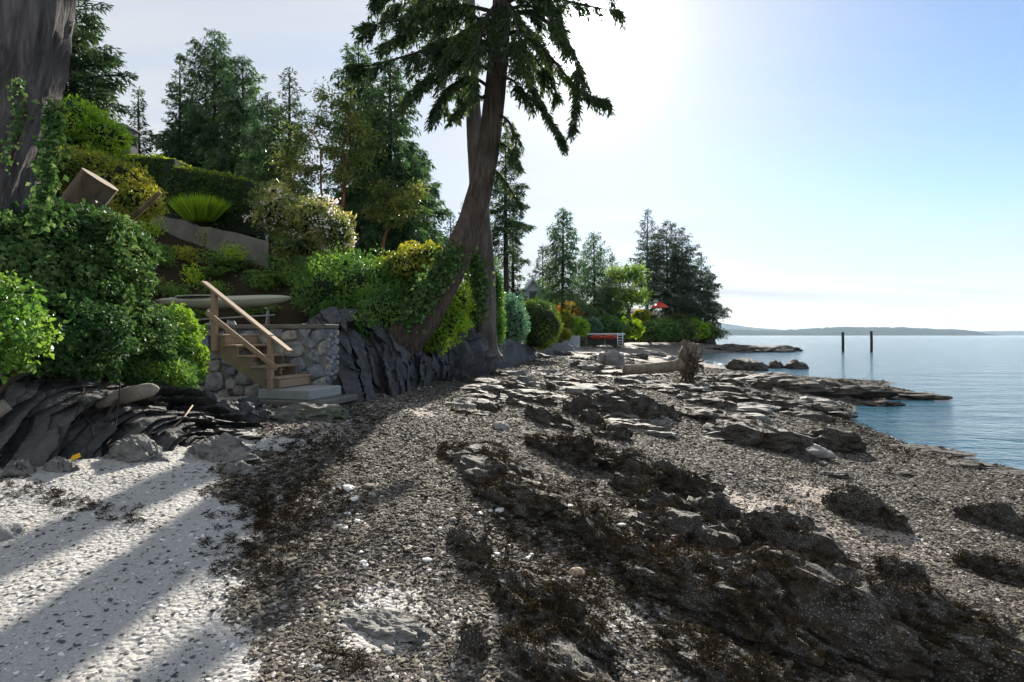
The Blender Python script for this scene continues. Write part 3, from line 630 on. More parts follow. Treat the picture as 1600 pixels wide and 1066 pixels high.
Vc = np.vstack([rim[:-1]*1.0-ZU*.004, rim[:-1].mean(0, keepdims=True)-ZU*.03]); mk('cockpit', Vc, [(i, (i+1) % 24, 24) for i in range(24)], M_DARK, ka)
sd = np.stack([(np.linspace(-.96, .96, 30)*kL)[:, None]*kd-(np.interp(np.linspace(-.96, .96, 30), u, wd)+.004)[:, None]*kside+(np.interp(np.linspace(-.96, .96, 30), u, sheer)+.012)[:, None]*ZU], 0)[0]
mktube('seam_strip', sd, .012, 5, plain('kayak_seam', (.42, .41, .31), .5), ka)
rk = empty('kayak_rack', (kc[0], kc[1], 2.72), 'low rack of thin pale poles under the beige kayak', 'rack')
M_POLE = plain('pale_pole', (.36, .33, .28), .7)
for q in (-.2, .62):
    c_ = kd*kL*q; h_ = kc[2]-2.72-.16
    mktube('leg', [c_-kside*.32-ZU*.05, c_-kside*.05+ZU*(h_-.02)], .022, 6, M_POLE, rk); mktube('leg', [c_+kside*.32-ZU*.05, c_+kside*.05+ZU*(h_-.02)], .022, 6, M_POLE, rk)
    mktube('crossbar', [c_-kside*.36+ZU*(h_-.03), c_+kside*.36+ZU*(h_-.03)], .024, 6, M_POLE, rk)
mktube('rail', [-kd*kL*.35-kside*.25+ZU*.25, kd*kL*.75-kside*.25+ZU*.3], .02, 6, M_POLE, rk)
k_ = 0
for px, py, wp, hp, Y in [(418, 502, 34, 18, 12.0), (447, 503, 30, 20, 12.0), (472, 500, 32, 24, 12.0), (462, 492, 24, 12, 12.3), (436, 493, 26, 12, 12.3), (395, 504, 28, 14, 12.0)]:
    rock('stone_block', 'dark grey stone block piled behind the top of the stone wall', px, py, wp, hp, M_SLATE2, 320+k_, 'blocks behind the stone wall', 'stone', strike=.1, aspect=.7, n=3, Y=Y, hk=.6, sink=-.3, square=.5, rough=.15); k_ += 1
# concrete retaining wall on the slope
ra, rb = P(248, 352, 19.5), P(408, 392, 17.8); dv = rb-ra; dv[2] = 0; ln = np.linalg.norm(dv); dv /= ln; sn = nrm(np.cross(ZU, dv))
zt_a, zt_b = P(248, 328, 19.5)[2], P(408, 372, 17.8)[2]
nu_ = 40; uu = np.linspace(-.4, ln+.4, nu_); zt_ = np.interp(uu, [-.4, ln+.2], [zt_a, zt_b])+.05*fbm(np.stack([uu*1.5, 0*uu, 0*uu], 1), 3, 2)-.1; Vr = []
for s_, top in ((-.12, 0), (-.12, 1), (.12, 1), (.12, 0)): Vr.append(np.stack([(ra[0]+dv[0]*uu+sn[0]*s_)+.03*vn(np.stack([uu*2, 0*uu+top, 0*uu], 1), 4), ra[1]+dv[1]*uu+sn[1]*s_, zt_-(0 if top else 1.6)], 1))
tag(mk('retaining_wall', np.vstack(Vr), [(k*nu_+i, k*nu_+i+1, (k+1)*nu_+i+1, (k+1)*nu_+i) for k in range(3) for i in range(nu_-1)]+[(0, nu_, 2*nu_, 3*nu_)], M_CONCD), 'sloping concrete retaining wall below the clipped hedge', 'wall')
# ------------------------------------------------------------------ near trees on the bluff
M_CEDBARK = barkmat('furrowed_cedar_bark', (.045, .038, .036), (.15, .135, .13), 16, .07, .05)
M_FIRBARK = barkmat('brown_furrowed_bark', (.04, .03, .024), (.13, .10, .08), 13, .10, .06)
def bark_disp(seed, k=9, amp=.07):
    def f(u, th):
        g = np.stack(np.broadcast_arrays(np.cos(th)*k*.5+u*2, np.sin(th)*k*.5, u*6+0*th), -1).reshape(-1, 3)
        return (amp*ridged(g, 3, seed)+.06*fbm(g*.35, 2, seed+3)).reshape(np.broadcast(u, th).shape)
    return f
def pxpath(lst): return np.array([P(*q) for q in lst])
tr = empty('cedar_tree', P(-60, 360, 6.6), 'massive furrowed trunk leaning in at the upper left edge', 'tree'); o0 = np.array(tr.location)
pp = spline(pxpath([(-75, 470, 6.6), (-48, 330, 6.6), (-12, 200, 6.6), (18, 100, 6.6), (36, 0, 6.6), (66, -200, 6.7), (90, -600, 6.8), (95, -1100, 7)])-o0, 110)
V, Q = tube(pp, np.interp(np.linspace(0, 1, 110), [0, .1, .25, .6, 1], [.62, .54, .50, .44, .3]), 72, False, bark_disp(3, 22, .07)); link('trunk', mesh_np('trunk', V, Q, None, True), M_CEDBARK, tr)
me, (BV, BQ) = conifer_mesh(77, 14, 1.5, 3.2, 70, 'cedar', .34, 2, .05); ctop = P(70, -330, 6.8)-o0
link('crown', me, M_CEDAR, tr, ctop); tag(link('branch', mesh_np('branch', BV, BQ, None, True), M_BARK_D, tr, ctop), None, None, None, 'stuff')
# the leaning fir: curved trunk, drooping boughs reaching across the sun
M_FIRNEAR = leafmat('near_fir_needles', (.012, .024, .010), (.028, .046, .016), (.07, .085, .022), .33, .5)
lt = empty('leaning_fir_tree', P(628, 540, 14.2), 'tall fir with a curved trunk leaning out over the beach', 'tree'); o1 = np.array(lt.location)
pth = pxpath([(590, 560, 14.0), (628, 530, 14.2), (664, 487, 14.4), (703, 420, 14.6), (738, 340, 14.8), (760, 250, 15), (773, 150, 15), (785, 0, 15), (792, -160, 15), (796, -420, 15), (798, -760, 15)])-o1
pp = spline(pth, 150); V, Q = tube(pp, np.interp(np.linspace(0, 1, 150), [0, .1, .2, .4, .7, 1], [.58, .50, .42, .30, .23, .05]), 56, False, bark_disp(9, 16, .06)); link('trunk', mesh_np('trunk', V, Q, None, True), M_FIRBARK, lt)
def crown_boughs(rg, specs, origin, size, n_per, twig=.5):
    """specs: px polyline of each bough with its depth; returns sprays and bough wood"""
    PP, DD, BR = [], [], []
    for pts, tw in specs:
        c = spline(pxpath(pts)-origin, 26); ln = np.linalg.norm(np.diff(c, axis=0), axis=1).sum(); T = nrm(np.gradient(c, axis=0))
        BR.append(tube(c, np.linspace(.035+.008*ln, .008, 26), 5, False))
        n = max(5, int(ln/(size*.85))); u = np.sort(rg.uniform(.18, 1, n)); q = np.stack([np.interp(u, np.linspace(0, 1, 26), c[:, k]) for k in range(3)], 1); tt = np.stack([np.interp(u, np.linspace(0, 1, 26), T[:, k]) for k in range(3)], 1)
        for sg in (-1, 1):
            sd_ = nrm(np.cross(tt, ZU))*sg; L = tw*(1.1-.7*u)*(.5+.8*rg.random(n)); d = nrm(tt*.7+sd_*(.5+.5*rg.random(n))[:, None]+ZU*(-.05-.5*rg.random(n))[:, None])
            k = int(max(2, tw/(size*.6)))
            for j in range(k):
                f = (j+.7)/k; PP.append(q+d*(L*f)[:, None]-ZU*(L*f*f*.35)[:, None]); DD.append(nrm(d-ZU*f*.6))
                if j == k-1:
                    for a_, b_ in zip(q, PP[-1]): BR.append(tube(np.array([a_, (a_+b_)/2+ZU*.04, b_]), [.012, .009, .005], 3, False))
        PP.append(q); DD.append(tt)
    p, D, Nn, L = sprays(rg, np.vstack(PP), np.vstack(DD), size, n_per, .18, .3)
    return p, D, Nn, L, join(BR)
rg = np.random.default_rng(12); S = []
hand = [([(775, 20, 15), (720, 10, 14.6), (650, 25, 14.2), (570, 42, 14)], .8), ([(772, 70, 15), (720, 60, 14.6), (660, 80, 14.4), (590, 100, 14.2), (555, 105, 14.2)], .7), ([(768, 110, 15), (720, 95, 14.5), (670, 120, 14), (640, 145, 13.8)], .9), ([(768, 140, 15), (735, 120, 14.6), (700, 140, 14.2), (680, 170, 14)], .8),
        ([(765, 160, 15), (745, 150, 14.5), (722, 165, 14.2), (712, 180, 14)], .5), ([(782, 10, 15), (830, -10, 14.6), (900, 5, 14.2), (970, 20, 14)], .6), ([(780, 30, 15), (830, 20, 14.6), (880, 60, 14.2), (905, 110, 14), (895, 200, 13.9)], .55), ([(778, 60, 15), (820, 50, 14.6), (865, 95, 14.4), (905, 140, 14.2), (950, 160, 14.1)], .6),
        ([(775, 90, 15), (810, 90, 14.8), (835, 140, 14.6), (860, 185, 14.5), (882, 225, 14.4)], .55), ([(772, 120, 15), (800, 125, 14.6), (820, 150, 14.4), (840, 160, 14.3)], .6), ([(770, 180, 15), (790, 185, 14.7), (806, 215, 14.5), (800, 250, 14.4)], .4), ([(762, 230, 15), (785, 225, 14.8), (805, 245, 14.6), (812, 262, 14.6)], .35), ([(760, 260, 15), (778, 270, 14.8), (800, 300, 14.6), (815, 322, 14.6)], .3),
        ([(778, -40, 15), (700, -60, 14.4), (630, -40, 14), (590, -10, 13.8)], 1.0), ([(785, -60, 15), (860, -80, 14.4), (930, -50, 14), (960, 0, 13.9)], .8), ([(780, -20, 15), (740, -30, 14.4), (690, -10, 13.9), (640, 20, 13.6)], .9), ([(780, 0, 15), (760, 30, 14.2), (745, 80, 13.6), (740, 130, 13.5)], .8), ([(780, 0, 15), (800, 20, 14.2), (812, 70, 13.7), (815, 110, 13.6)], .7), ([(775, 40, 15), (740, 40, 14.4), (705, 70, 14), (690, 110, 13.9)], .9),
        ([(772, 60, 15), (755, 70, 15.8), (700, 60, 16.3), (650, 90, 16.6)], .9), ([(776, 20, 15), (830, 10, 15.8), (870, 40, 16.3), (890, 90, 16.5)], .7), ([(770, 100, 15), (810, 80, 15.6), (850, 110, 16), (870, 150, 16.2)], .6), ([(768, 50, 15), (730, 20, 15.5), (670, 20, 16), (620, 60, 16.3)], .9), ([(780, -20, 15), (820, -30, 14.5), (860, 0, 14), (875, 50, 13.8)], .8)]
p, D, Nn, L, (BV, BQ) = crown_boughs(rg, hand, o1, .15, 5)
me2, (BV2, BQ2) = conifer_mesh(78, 13, .5, 3.6, 62, 'pine', .24, 3, .1); V2 = np.empty(len(me2.vertices)*3, np.float32); me2.vertices.foreach_get('co', V2); V2 = V2.reshape(-1, 3)+P(792, -230, 15)-o1
V1, T1 = leaves(p, D, Nn, L, L*.24, .15); R1 = np.repeat(np.clip(.45+.4*fbm(p*1.2, 2, 9)+.4*(rg.random(len(p))-.5), 0, 1), 4)
T2 = np.arange(len(V2)//4)[:, None]*4; T2 = np.concatenate([T2+[[0, 1, 2]], T2+[[0, 2, 3]]], 0)
link('crown', mesh_np('crown', np.vstack([V1, V2]), np.vstack([T1, T2+len(V1)]), {'rnd': np.append(R1, np.full(len(V2), .4))}), M_FIRNEAR, lt)
tag(link('branch', mesh_np('branch', *join([(BV, BQ), (BV2+P(792, -230, 15)-o1, BQ2)]), None, True), M_BARK_D, lt), None, None, None, 'stuff')
# second, straighter trunk behind it
bt = empty('fir_tree', P(757, 535, 18.5), 'straight grey-barked fir rising just behind the leaning tree', 'tree'); o2 = np.array(bt.location)
pp = spline(pxpath([(757, 556, 18.5), (757, 520, 18.5), (756, 420, 18.5), (748, 300, 18.5), (740, 180, 18.5), (735, 40, 18.5), (730, -120, 18.5), (722, -420, 18.5)])-o2, 100)
V, Q = tube(pp, np.interp(np.linspace(0, 1, 100), [0, .08, .25, .6, 1], [.58, .42, .34, .22, .05]), 44, False, bark_disp(19, 14, .06)); link('trunk', mesh_np('trunk', V, Q, None, True), M_BARK_G, bt)
hand = [([(742, 130, 18.5), (725, 90, 18), (690, 80, 17.6), (640, 110, 17.4)], .9), ([(742, 150, 18.5), (715, 130, 18.2), (690, 150, 17.9), (700, 175, 17.8)], .6), ([(738, 60, 18.5), (700, 40, 18), (640, 50, 17.5), (600, 70, 17.3)], .9), ([(740, 100, 18.5), (770, 70, 19), (820, 80, 19.4), (850, 130, 19.6)], .8), ([(736, 20, 18.5), (680, 0, 18.8), (620, 10, 19), (600, 30, 19)], .9), ([(736, 40, 18.5), (790, 30, 18.8), (840, 60, 19), (860, 110, 19)], .8), ([(738, 80, 18.5), (730, 100, 17.8), (722, 130, 17.4), (722, 160, 17.3)], .6)]
p, D, Nn, L, (BV, BQ) = crown_boughs(rg, hand, o2, .17, 5)
me2, (BV2, BQ2) = conifer_mesh(79, 11, .3, 3.2, 50, 'pine', .26, 3, .1); V2 = np.empty(len(me2.vertices)*3, np.float32); me2.vertices.foreach_get('co', V2); V2 = V2.reshape(-1, 3)+P(729, -230, 18.5)-o2
V1, T1 = leaves(p, D, Nn, L, L*.24, .15); R1 = np.repeat(np.clip(.4+.4*fbm(p*1.2, 2, 9)+.4*(rg.random(len(p))-.5), 0, 1), 4); T2 = np.arange(len(V2)//4)[:, None]*4; T2 = np.concatenate([T2+[[0, 1, 2]], T2+[[0, 2, 3]]], 0)
link('crown', mesh_np('crown', np.vstack([V1, V2]), np.vstack([T1, T2+len(V1)]), {'rnd': np.append(R1, np.full(len(V2), .4))}), M_FIRNEAR, bt)
tag(link('branch', mesh_np('branch', *join([(BV, BQ), (BV2+P(729, -230, 18.5)-o2, BQ2)]), None, True), M_BARK_D, bt), None, None, None, 'stuff')
# ------------------------------------------------------------------ conifers behind the gardens
for a in [('fir_tree', 'dark bushy fir right behind the furrowed leaning trunk', 112, -70, 300, 95, 24, 'fir', 201, M_FIR, .08, 120, .34),
          ('fir_tree', 'small pointed fir beside the stone chimney', 216, 140, 290, 34, 42, 'fir', 202, M_FIR, .05, 70, .36),
          ('fir_tree', 'thin see-through fir left of the tallest cedar on the rise', 281, 90, 300, 46, 45, 'fir', 203, M_FIR, .12, 62, .36),
          ('cedar_tree', 'tallest pointed cedar on the rise behind the hedge', 335, 50, 300, 72, 46, 'cedar', 204, M_CEDAR, .06, 110, .4),
          ('cedar_tree', 'narrow cedar crowding the right side of the tallest cedar', 379, 92, 305, 58, 44, 'cedar', 205, M_CEDAR, .06, 95, .4),
          ('cedar_tree', 'drooping green cedar between the hedge and the pale rhododendron', 418, 150, 320, 50, 40, 'cedar', 206, M_CEDAR, .06, 80, .38),
          ('cedar_tree', 'bushy cedar filling in behind the thin see-through fir', 305, 165, 305, 52, 54, 'cedar', 224, M_CEDAR, .04, 80, .5),
          ('cedar_tree', 'bushy cedar low between the narrow cedar and the drooping one', 402, 190, 320, 46, 52, 'cedar', 225, M_CEDAR, .04, 80, .5),
          ('fir_tree', 'thin-topped fir left of the arbutus', 452, 108, 340, 48, 36, 'fir', 207, M_FIR, .15, 66, .34),
          ('cedar_tree', 'dark cedar with a split top behind the arbutus', 560, 72, 390, 82, 31, 'cedar', 208, M_CEDAR, .05, 120, .34),
          ('cedar_tree', 'broad dark cedar sloping down to the curved trunk', 610, 96, 400, 84, 29, 'cedar', 209, M_CEDAR, .05, 120, .34),
          ('cedar_tree', 'shorter dark cedar low behind the curved trunk', 655, 235, 420, 52, 33, 'cedar', 210, M_CEDAR, .05, 80, .34),
          ('fir_tree', 'small far fir showing left of the curved trunk', 704, 330, 420, 26, 75, 'fir', 211, M_FIRFAR, .05, 50, .5),
          ('fir_tree', 'second small far fir touching the curved trunk', 726, 318, 420, 30, 80, 'fir', 212, M_FIRFAR, .05, 50, .5),
          ('fir_tree', 'gaunt fir with long drooping boughs right of the two trunks', 790, 205, 470, 38, 44, 'pine', 213, M_FIR, .34, 74, .36),
          ('fir_tree', 'dark full fir beside the gaunt one', 800, 340, 480, 20, 50, 'fir', 214, M_FIR, .1, 80, .38),
          ('cedar_tree', 'round-shouldered cedar standing in front of the white house', 880, 328, 505, 36, 62, 'cedar', 215, M_CEDAR, .3, 95, .5),
          ('cedar_tree', 'pointed cedar to the right of the white house', 928, 366, 510, 42, 74, 'cedar', 216, M_CEDAR, .08, 80, .5),
          ('fir_tree', 'small fir peeping between the pointed cedar and the bright tree', 957, 398, 510, 24, 84, 'fir', 217, M_FIRFAR, .1, 50, .55),
          ('fir_tree', 'fir peeping behind the cedar by the white house', 848, 385, 500, 30, 80, 'fir', 218, M_FIRFAR, .1, 50, .55),
          ('fir_tree', 'tall bare-stemmed fir at the left of the clump on the point', 1012, 328, 512, 32, 98, 'fir', 219, M_FIRFAR, .38, 60, .6),
          ('fir_tree', 'thickest fir in the middle of the clump on the point', 1042, 345, 515, 46, 102, 'pine', 220, M_FIRFAR, .3, 80, .6),
          ('fir_tree', 'dark fir right of the middle of the clump on the point', 1066, 362, 518, 42, 104, 'pine', 221, M_FIRFAR, .28, 74, .6),
          ('fir_tree', 'lower fir near the end of the clump on the point', 1088, 400, 520, 38, 106, 'pine', 222, M_FIRFAR, .2, 66, .6),
          ('fir_tree', 'last low fir leaning out over the end of the point', 1103, 428, 522, 28, 108, 'pine', 223, M_FIRFAR, .15, 54, .6)]:
    nm, lab, px, pt, pb, hw, Y, kd_, sd_, mt, cbf, nb, sz = a
    conifer(nm, lab, px, pt, pb, hw*(1.35 if 35 < Y < 60 and px < 470 else 1.0 if px in (560, 610) else 1.2), Y, kd_, sd_, mt, cbf, int(nb*1.3), sz*.76, 5 if Y < 60 else 3, 'conifers', bark=M_BARK_G if Y > 90 else None, lean=.06 if sd_ in (222, 223) else 0)
# ------------------------------------------------------------------ broadleaved trees
M_ARB = leafmat('arbutus_leaves', (.03, .05, .012), (.07, .09, .022), (.15, .15, .045), .42, .35)
M_ARBBARK = barkmat('red_arbutus_bark', (.14, .06, .03), (.28, .14, .08), 5, .4, .01)
def leaf_tree(name, label, base, trunk_specs, clumps, n, L, mat, bark, seed, group=None):
    rg = np.random.default_rng(seed); o = empty(name, base, label, 'tree', group); parts = []
    for pts, r0, r1 in trunk_specs: c = spline(np.array(pts)-base, 24); parts.append(tube(c, np.linspace(r0, r1, 24), 8, False))
    ends = [np.array(s[0][-1])-base for s in trunk_specs]; mids = [np.array(s[0][len(s[0])//2])-base for s in trunk_specs]
    B = local(clumps, base)
    for b_ in B:
        a = min(ends+mids, key=lambda e: np.linalg.norm(e-b_[:3])); parts.append(tube(spline([a, (a+b_[:3])/2+rg.normal(size=3)*.1, b_[:3]], 7), np.linspace(.03, .01, 7), 4, False))
    link('trunk', mesh_np('trunk', *join(parts), None, True), bark, o)
    leafy('crown', rg, B, n, L, mat, o, W=.45, lump=.6, freq=3.5, depth=.95, seed=seed); return o
cl = pxblobs([(470, 215, 26.0, 30, 22, .9), (450, 250, 26.0, 26, 20, .9), (500, 190, 26.4, 30, 20, .9), (540, 165, 26.4, 26, 22, .9), (560, 200, 26.0, 28, 24, .9), (520, 235, 25.6, 30, 22, .9), (480, 270, 25.6, 34, 20, .9), (565, 250, 26.0, 26, 20, .7), (455, 290, 26.0, 24, 20.0, .6), (580, 225, 26.0, 20, 20, .6), (540, 280, 25.4, 24, 14, .6), (505, 150, 26.6, 20, 20.0, .6)])
leaf_tree('arbutus_tree', 'arbutus with red-brown forked stems and yellowish leaves', P(524, 405, 25.5), [([P(520, 460, 25.5), P(524, 412, 25.5), P(528, 370, 25.5), P(537, 310, 25.6), P(541, 250, 25.9), P(546, 180, 26.0)], .13, .03), ([P(526, 375, 25.5), P(512, 345, 25.6), P(502, 300, 25.9), P(500, 230, 26.0), P(485, 205, 26.0)], .08, .02), ([P(538, 300, 25.6), P(520, 270, 25.6), P(475, 250, 25.9)], .04, .015)], cl, 7500, .15, M_ARB, M_ARBBARK, 231)
cl = pxblobs([(600, 300, 26.0, 26, 20.0, .7), (630, 320, 26.0, 24, 20.0, .7), (585, 330, 26.0, 18, 12, .6), (650, 300, 26.5, 18, 14, .6), (612, 345, 25.6, 22, 10, .6)])
leaf_tree('arbutus_tree', 'small bent arbutus with pale leaves before the dark cedar', P(598, 385, 26.0), [([P(596, 440, 26.0), P(598, 392, 26.0), P(603, 365, 26.0), P(615, 348, 26.0), P(622, 325, 26.0)], .1, .03)], cl, 3600, .15, M_ARB, M_ARBBARK, 232)
M_MAPLE = leafmat('bright_maple_leaves', (.035, .07, .012), (.065, .115, .02), (.11, .16, .035), .4, .4)
cl = pxblobs([(965, 430, 78, 28, 14, 2.4), (990, 428, 78, 20, 14, 2.2), (948, 455, 78, 22, 12, 2.2), (975, 460, 77, 28, 14, 2.4), (960, 480, 77, 20, 10, 2), (995, 465, 78, 16, 14, 2), (940, 470, 77.5, 16, 8, 1.8)])
leaf_tree('maple_tree', 'bright green spreading maple before the dark point', P(984, 505, 77.5), [([P(984, 508, 77.5), P(982, 485, 77.5), P(972, 460, 77.7), P(968, 440, 78)], .3, .08), ([P(983, 490, 77.5), P(990, 465, 77.8)], .15, .06)], cl, 8000, .42, M_MAPLE, M_BARK_G, 233)
# ------------------------------------------------------------------ garden plants
M_IVY = leafmat('ivy_leaves', (.014, .036, .012), (.034, .07, .02), (.09, .13, .045), .3, .55, 1.6, .12)
M_IVYL = leafmat('sunlit_ivy_leaves', (.03, .08, .012), (.08, .15, .022), (.17, .22, .05), .38, .55, 1.5, .12)  # same ivy, lighter and yellower: sunlight put into the leaf colour
M_GRN = leafmat('green_shrub_leaves', (.018, .05, .012), (.045, .10, .02), (.10, .16, .03), .38, .38)
M_YEL = leafmat('yellow_green_leaves', (.05, .075, .012), (.13, .145, .022), (.25, .23, .04), .45, .4, 1.5)
M_LIME = leafmat('lime_green_leaves', (.05, .11, .012), (.12, .20, .02), (.22, .30, .03), .45, .4, 1.6)
M_HEDGE = leafmat('hedge_leaves', (.014, .035, .008), (.035, .065, .012), (.12, .15, .02), .38, .4)
M_RHO = leafmat('rhododendron_leaves', (.03, .05, .015), (.09, .11, .03), (.30, .27, .10), .35, .4)
M_BLOS = leafmat('pale_blossom', (.45, .34, .30), (.62, .52, .45), (.7, .62, .55), .4, .6, 1.1)
M_BLUE = leafmat('blue_green_foliage', (.03, .07, .045), (.06, .12, .07), (.12, .19, .11), .32, .45)
M_ORNG = leafmat('rusty_orange_leaves', (.10, .06, .012), (.24, .13, .02), (.34, .22, .04), .4, .4)
def pshrub(name, label, cat, lst, n, L, mat, seed, **kw): return shrub(name, label, cat, pxblobs(lst), n, L, mat, seed, **kw)
pshrub('ivy_bank', 'great bank of glossy dark ivy covering the slope at left', 'ivy', [(40, 420, 6.9, 120, 100, .9), (130, 425, 7.5, 85, 88, .9), (160, 515, 7.8, 84, 72, .7), (70, 520, 6.7, 120, 70, .6), (110, 372, 7.6, 90, 42, .8), (225, 560, 8.2, 50, 44, .5), (-10, 330, 7.3, 60, 50, .8)], 75000, .062, M_IVY, 401, W=.85, lump=.34, freq=2.6, depth=.3, corek=.62, droop=.6)
pshrub('ivy_bank', 'sunlit ivy hummock spilling down beside the stone wall', 'ivy', [(272, 535, 8.9, 36, 52, .5), (288, 565, 9.1, 24, 36, .4), (245, 545, 8.5, 30, 40, .4)], 14000, .06, M_IVYL, 402, W=.85, lump=.32, freq=2.6, depth=.3, corek=.62, droop=.5)
pshrub('leafy_shrub', 'loose light green shrub hanging in at the left edge', 'shrub', [(5, 475, 5.6, 42, 42, .3), (30, 525, 5.5, 44, 42, .3), (-20, 545, 5.4, 55, 40, .3)], 2600, .06, M_GRN, 403, W=.8, lump=.3, depth=.7, corek=.3, base=np.array([-5.2, 5.6, 1.9]))
pshrub('fern_shrub', 'low feathery green shrub along the foot of the ivy', 'shrub', [(235, 585, 8.0, 52, 24, .35), (195, 578, 7.7, 40, 20, .3), (275, 590, 8.3, 28, 20, .3)], 9000, .07, M_GRN, 404, W=.3, depth=.5, corek=.6)
# ivy climbing the big trunk
def strip_ivy(name, label, path, wid, n, L, mat, seed, cat='ivy', off=0.0):
    rg = np.random.default_rng(seed); c = spline(pxpath(path), 40); base = c[0]; o = empty(name, base, label, cat); u = rg.random(n); q = np.stack([np.interp(u, np.linspace(0, 1, 40), c[:, k]) for k in range(3)], 1)-base
    q += rg.normal(size=(n, 3))*np.array([wid, wid*.5, wid*.8]); Nn = nrm(np.array([.3, -1, .4])+.6*rdir(rg, n)); D = nrm(rdir(rg, n)+[0, -.3, -.8]); LL = L*(.6+.8*rg.random(n))
    foliage('foliage', q, D, Nn, LL, LL*.8, rg.random(n), mat, o); mktube('stem', c-base+np.array([0, .05, 0]), .02, 5, M_TWIG, o); return o
strip_ivy('climbing_ivy', 'ivy climbing the right side of the massive furrowed trunk', [(60, 350, 6.2), (72, 280, 6.15), (80, 220, 6.1), (88, 165, 6.15)], .055, 800, .065, M_IVY, 411)
strip_ivy('climbing_ivy', 'sparse ivy on the face of the massive furrowed trunk', [(8, 260, 6.05), (22, 210, 6.03), (34, 170, 6.03), (22, 125, 6.05)], .045, 170, .05, M_IVY, 412)
strip_ivy('climbing_ivy', 'ivy strand on the underside of the leaning curved trunk', [(640, 500, 13.75), (668, 455, 13.95), (688, 425, 14.1), (706, 395, 14.25)], .17, 1500, .11, M_IVY, 413)
strip_ivy('climbing_ivy', 'ivy climbing the straight grey trunk', [(742, 500, 17.9), (742, 460, 17.95), (744, 430, 18), (738, 400, 18)], .16, 1100, .12, M_IVY, 414)
pshrub('leafy_shrub', 'lime green bush high beside the massive trunk', 'shrub', [(130, 195, 15, 42, 32, .9), (165, 215, 15, 30, 26, .8), (105, 215, 15.2, 36, 30, .8)], 9000, .10, M_LIME, 421, W=.4, lump=.3, base=np.array([-11.3, 15, 5.2]))
pshrub('azalea_bush', 'golden yellow bush behind the sawn log', 'shrub', [(130, 262, 12, 50, 26, .7), (185, 285, 12, 46, 34, .7), (215, 315, 12, 32, 30, .6), (100, 265, 11.5, 36, 28, .6)], 9500, .085, M_YEL, 422, W=.5, lump=.3, base=np.array([-8.2, 12, 4.0]))
def hedge(name, label, a, b_, h, th_, n, seed, mat=M_HEDGE, L=.1):
    rg = np.random.default_rng(seed); a = np.array(a, float); b_ = np.array(b_, float); d = b_-a; ln = np.linalg.norm(d[:2]); dn = np.array([d[0]/ln, d[1]/ln, 0]); sn = np.cross(ZU, dn); o = empty(name, (a+b_)/2, label, 'hedge')
    q = rdir(rg, n); e = 5.0; q = q/((np.abs(q)**e).sum(1, keepdims=True)**(1/e)); nn = nrm(np.sign(q)*np.abs(q)**(e-1)); s_ = (1+.05*fbm(q*4+seed, 3, seed))*(1-.12*rg.random(n)**2)
    loc = q*s_[:, None]*np.array([ln/2, th_/2, h/2]); frac = loc[:, :1]/ln
    W3 = loc[:, :1]*dn+loc[:, 1:2]*sn+(loc[:, 2:3]+h/2)*ZU+ZU*(frac*d[2]); N3 = nn[:, :1]*dn+nn[:, 1:2]*sn+nn[:, 2:3]*ZU
    LL = L*(.6+.8*rg.random(n)); foliage('foliage', W3, nrm(rdir(rg, n)+N3*.5), nrm(N3+.6*rdir(rg, n)), LL, LL*.6, np.clip(rg.random(n)*.6+.5*(q[:, 2] > .8), 0, 1), mat, o)  # top leaves are coloured lighter to look sunlit
    Vb = []
    for zz in (0, .93*h):
        for uu, s2 in ((-1, -1), (1, -1), (1, 1), (-1, 1)): Vb.append(dn*uu*ln*.48+sn*s2*th_*.44+ZU*(zz+uu*.48*d[2]))
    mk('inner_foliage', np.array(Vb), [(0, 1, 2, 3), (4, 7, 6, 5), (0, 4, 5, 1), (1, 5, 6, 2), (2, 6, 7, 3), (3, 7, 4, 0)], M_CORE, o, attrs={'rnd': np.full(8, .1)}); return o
hedge('box_hedge', 'taller clipped hedge block at the left, below the chimney', P(178, 335, 21), P(292, 338, 21), 2.05, 1.5, 14000, 431)
hedge('box_hedge', 'longer lower clipped hedge running above the retaining wall', P(268, 345, 20.2), P(410, 372, 20.2), 1.95, 1.3, 15000, 432)
rg = np.random.default_rng(433); g0 = P(312, 346, 18.9); o = empty('ornamental_grass', g0, 'arching lime tuft of ornamental grass in front of the hedge', 'grass'); n = 1500
az = rg.random(n)*2*np.pi; r_ = rg.random(n)**.5; b0 = np.stack([np.cos(az)*r_*.45, np.sin(az)*r_*.25, 0*az], 1); tip = nrm(np.stack([np.cos(az)*r_*.9, np.sin(az)*r_*.7, .9+0*az], 1)); foliage('blades', b0, tip, nrm(rdir(rg, n)+[0, -.5, .6]), .55+.45*rg.random(n), .035, rg.random(n), M_LIME, o)
pshrub('rhododendron_bush', 'big rhododendron with pale blossom above the slope', 'shrub', [(440, 335, 18.5, 44, 30, 1.0), (490, 345, 18, 46, 34, 1.0), (525, 365, 17.6, 28, 32, .8), (430, 310, 19, 30, 18, .8), (470, 385, 17.8, 40, 16, .7)], 12000, .12, M_RHO, 441, W=.45, lump=.3, base=P(480, 402, 17.8))
rg = np.random.default_rng(442); rh = bpy.data.objects['rhododendron_bush']; rb_ = np.array(rh.location); p, nn = blob_pts(rg, local(pxblobs([(440, 335, 18.5, 46, 31, 1.02), (490, 345, 18, 48, 35, 1.02), (525, 365, 17.6, 29, 33, .82)]), rb_), 120, .2, depth=.05)
p = np.repeat(p, 9, 0)+rg.normal(size=(len(p)*9, 3))*.06; foliage('blossom', p, rdir(rg, len(p)), rdir(rg, len(p)), .075, .07, rg.random(len(p)), M_BLOS, rh)
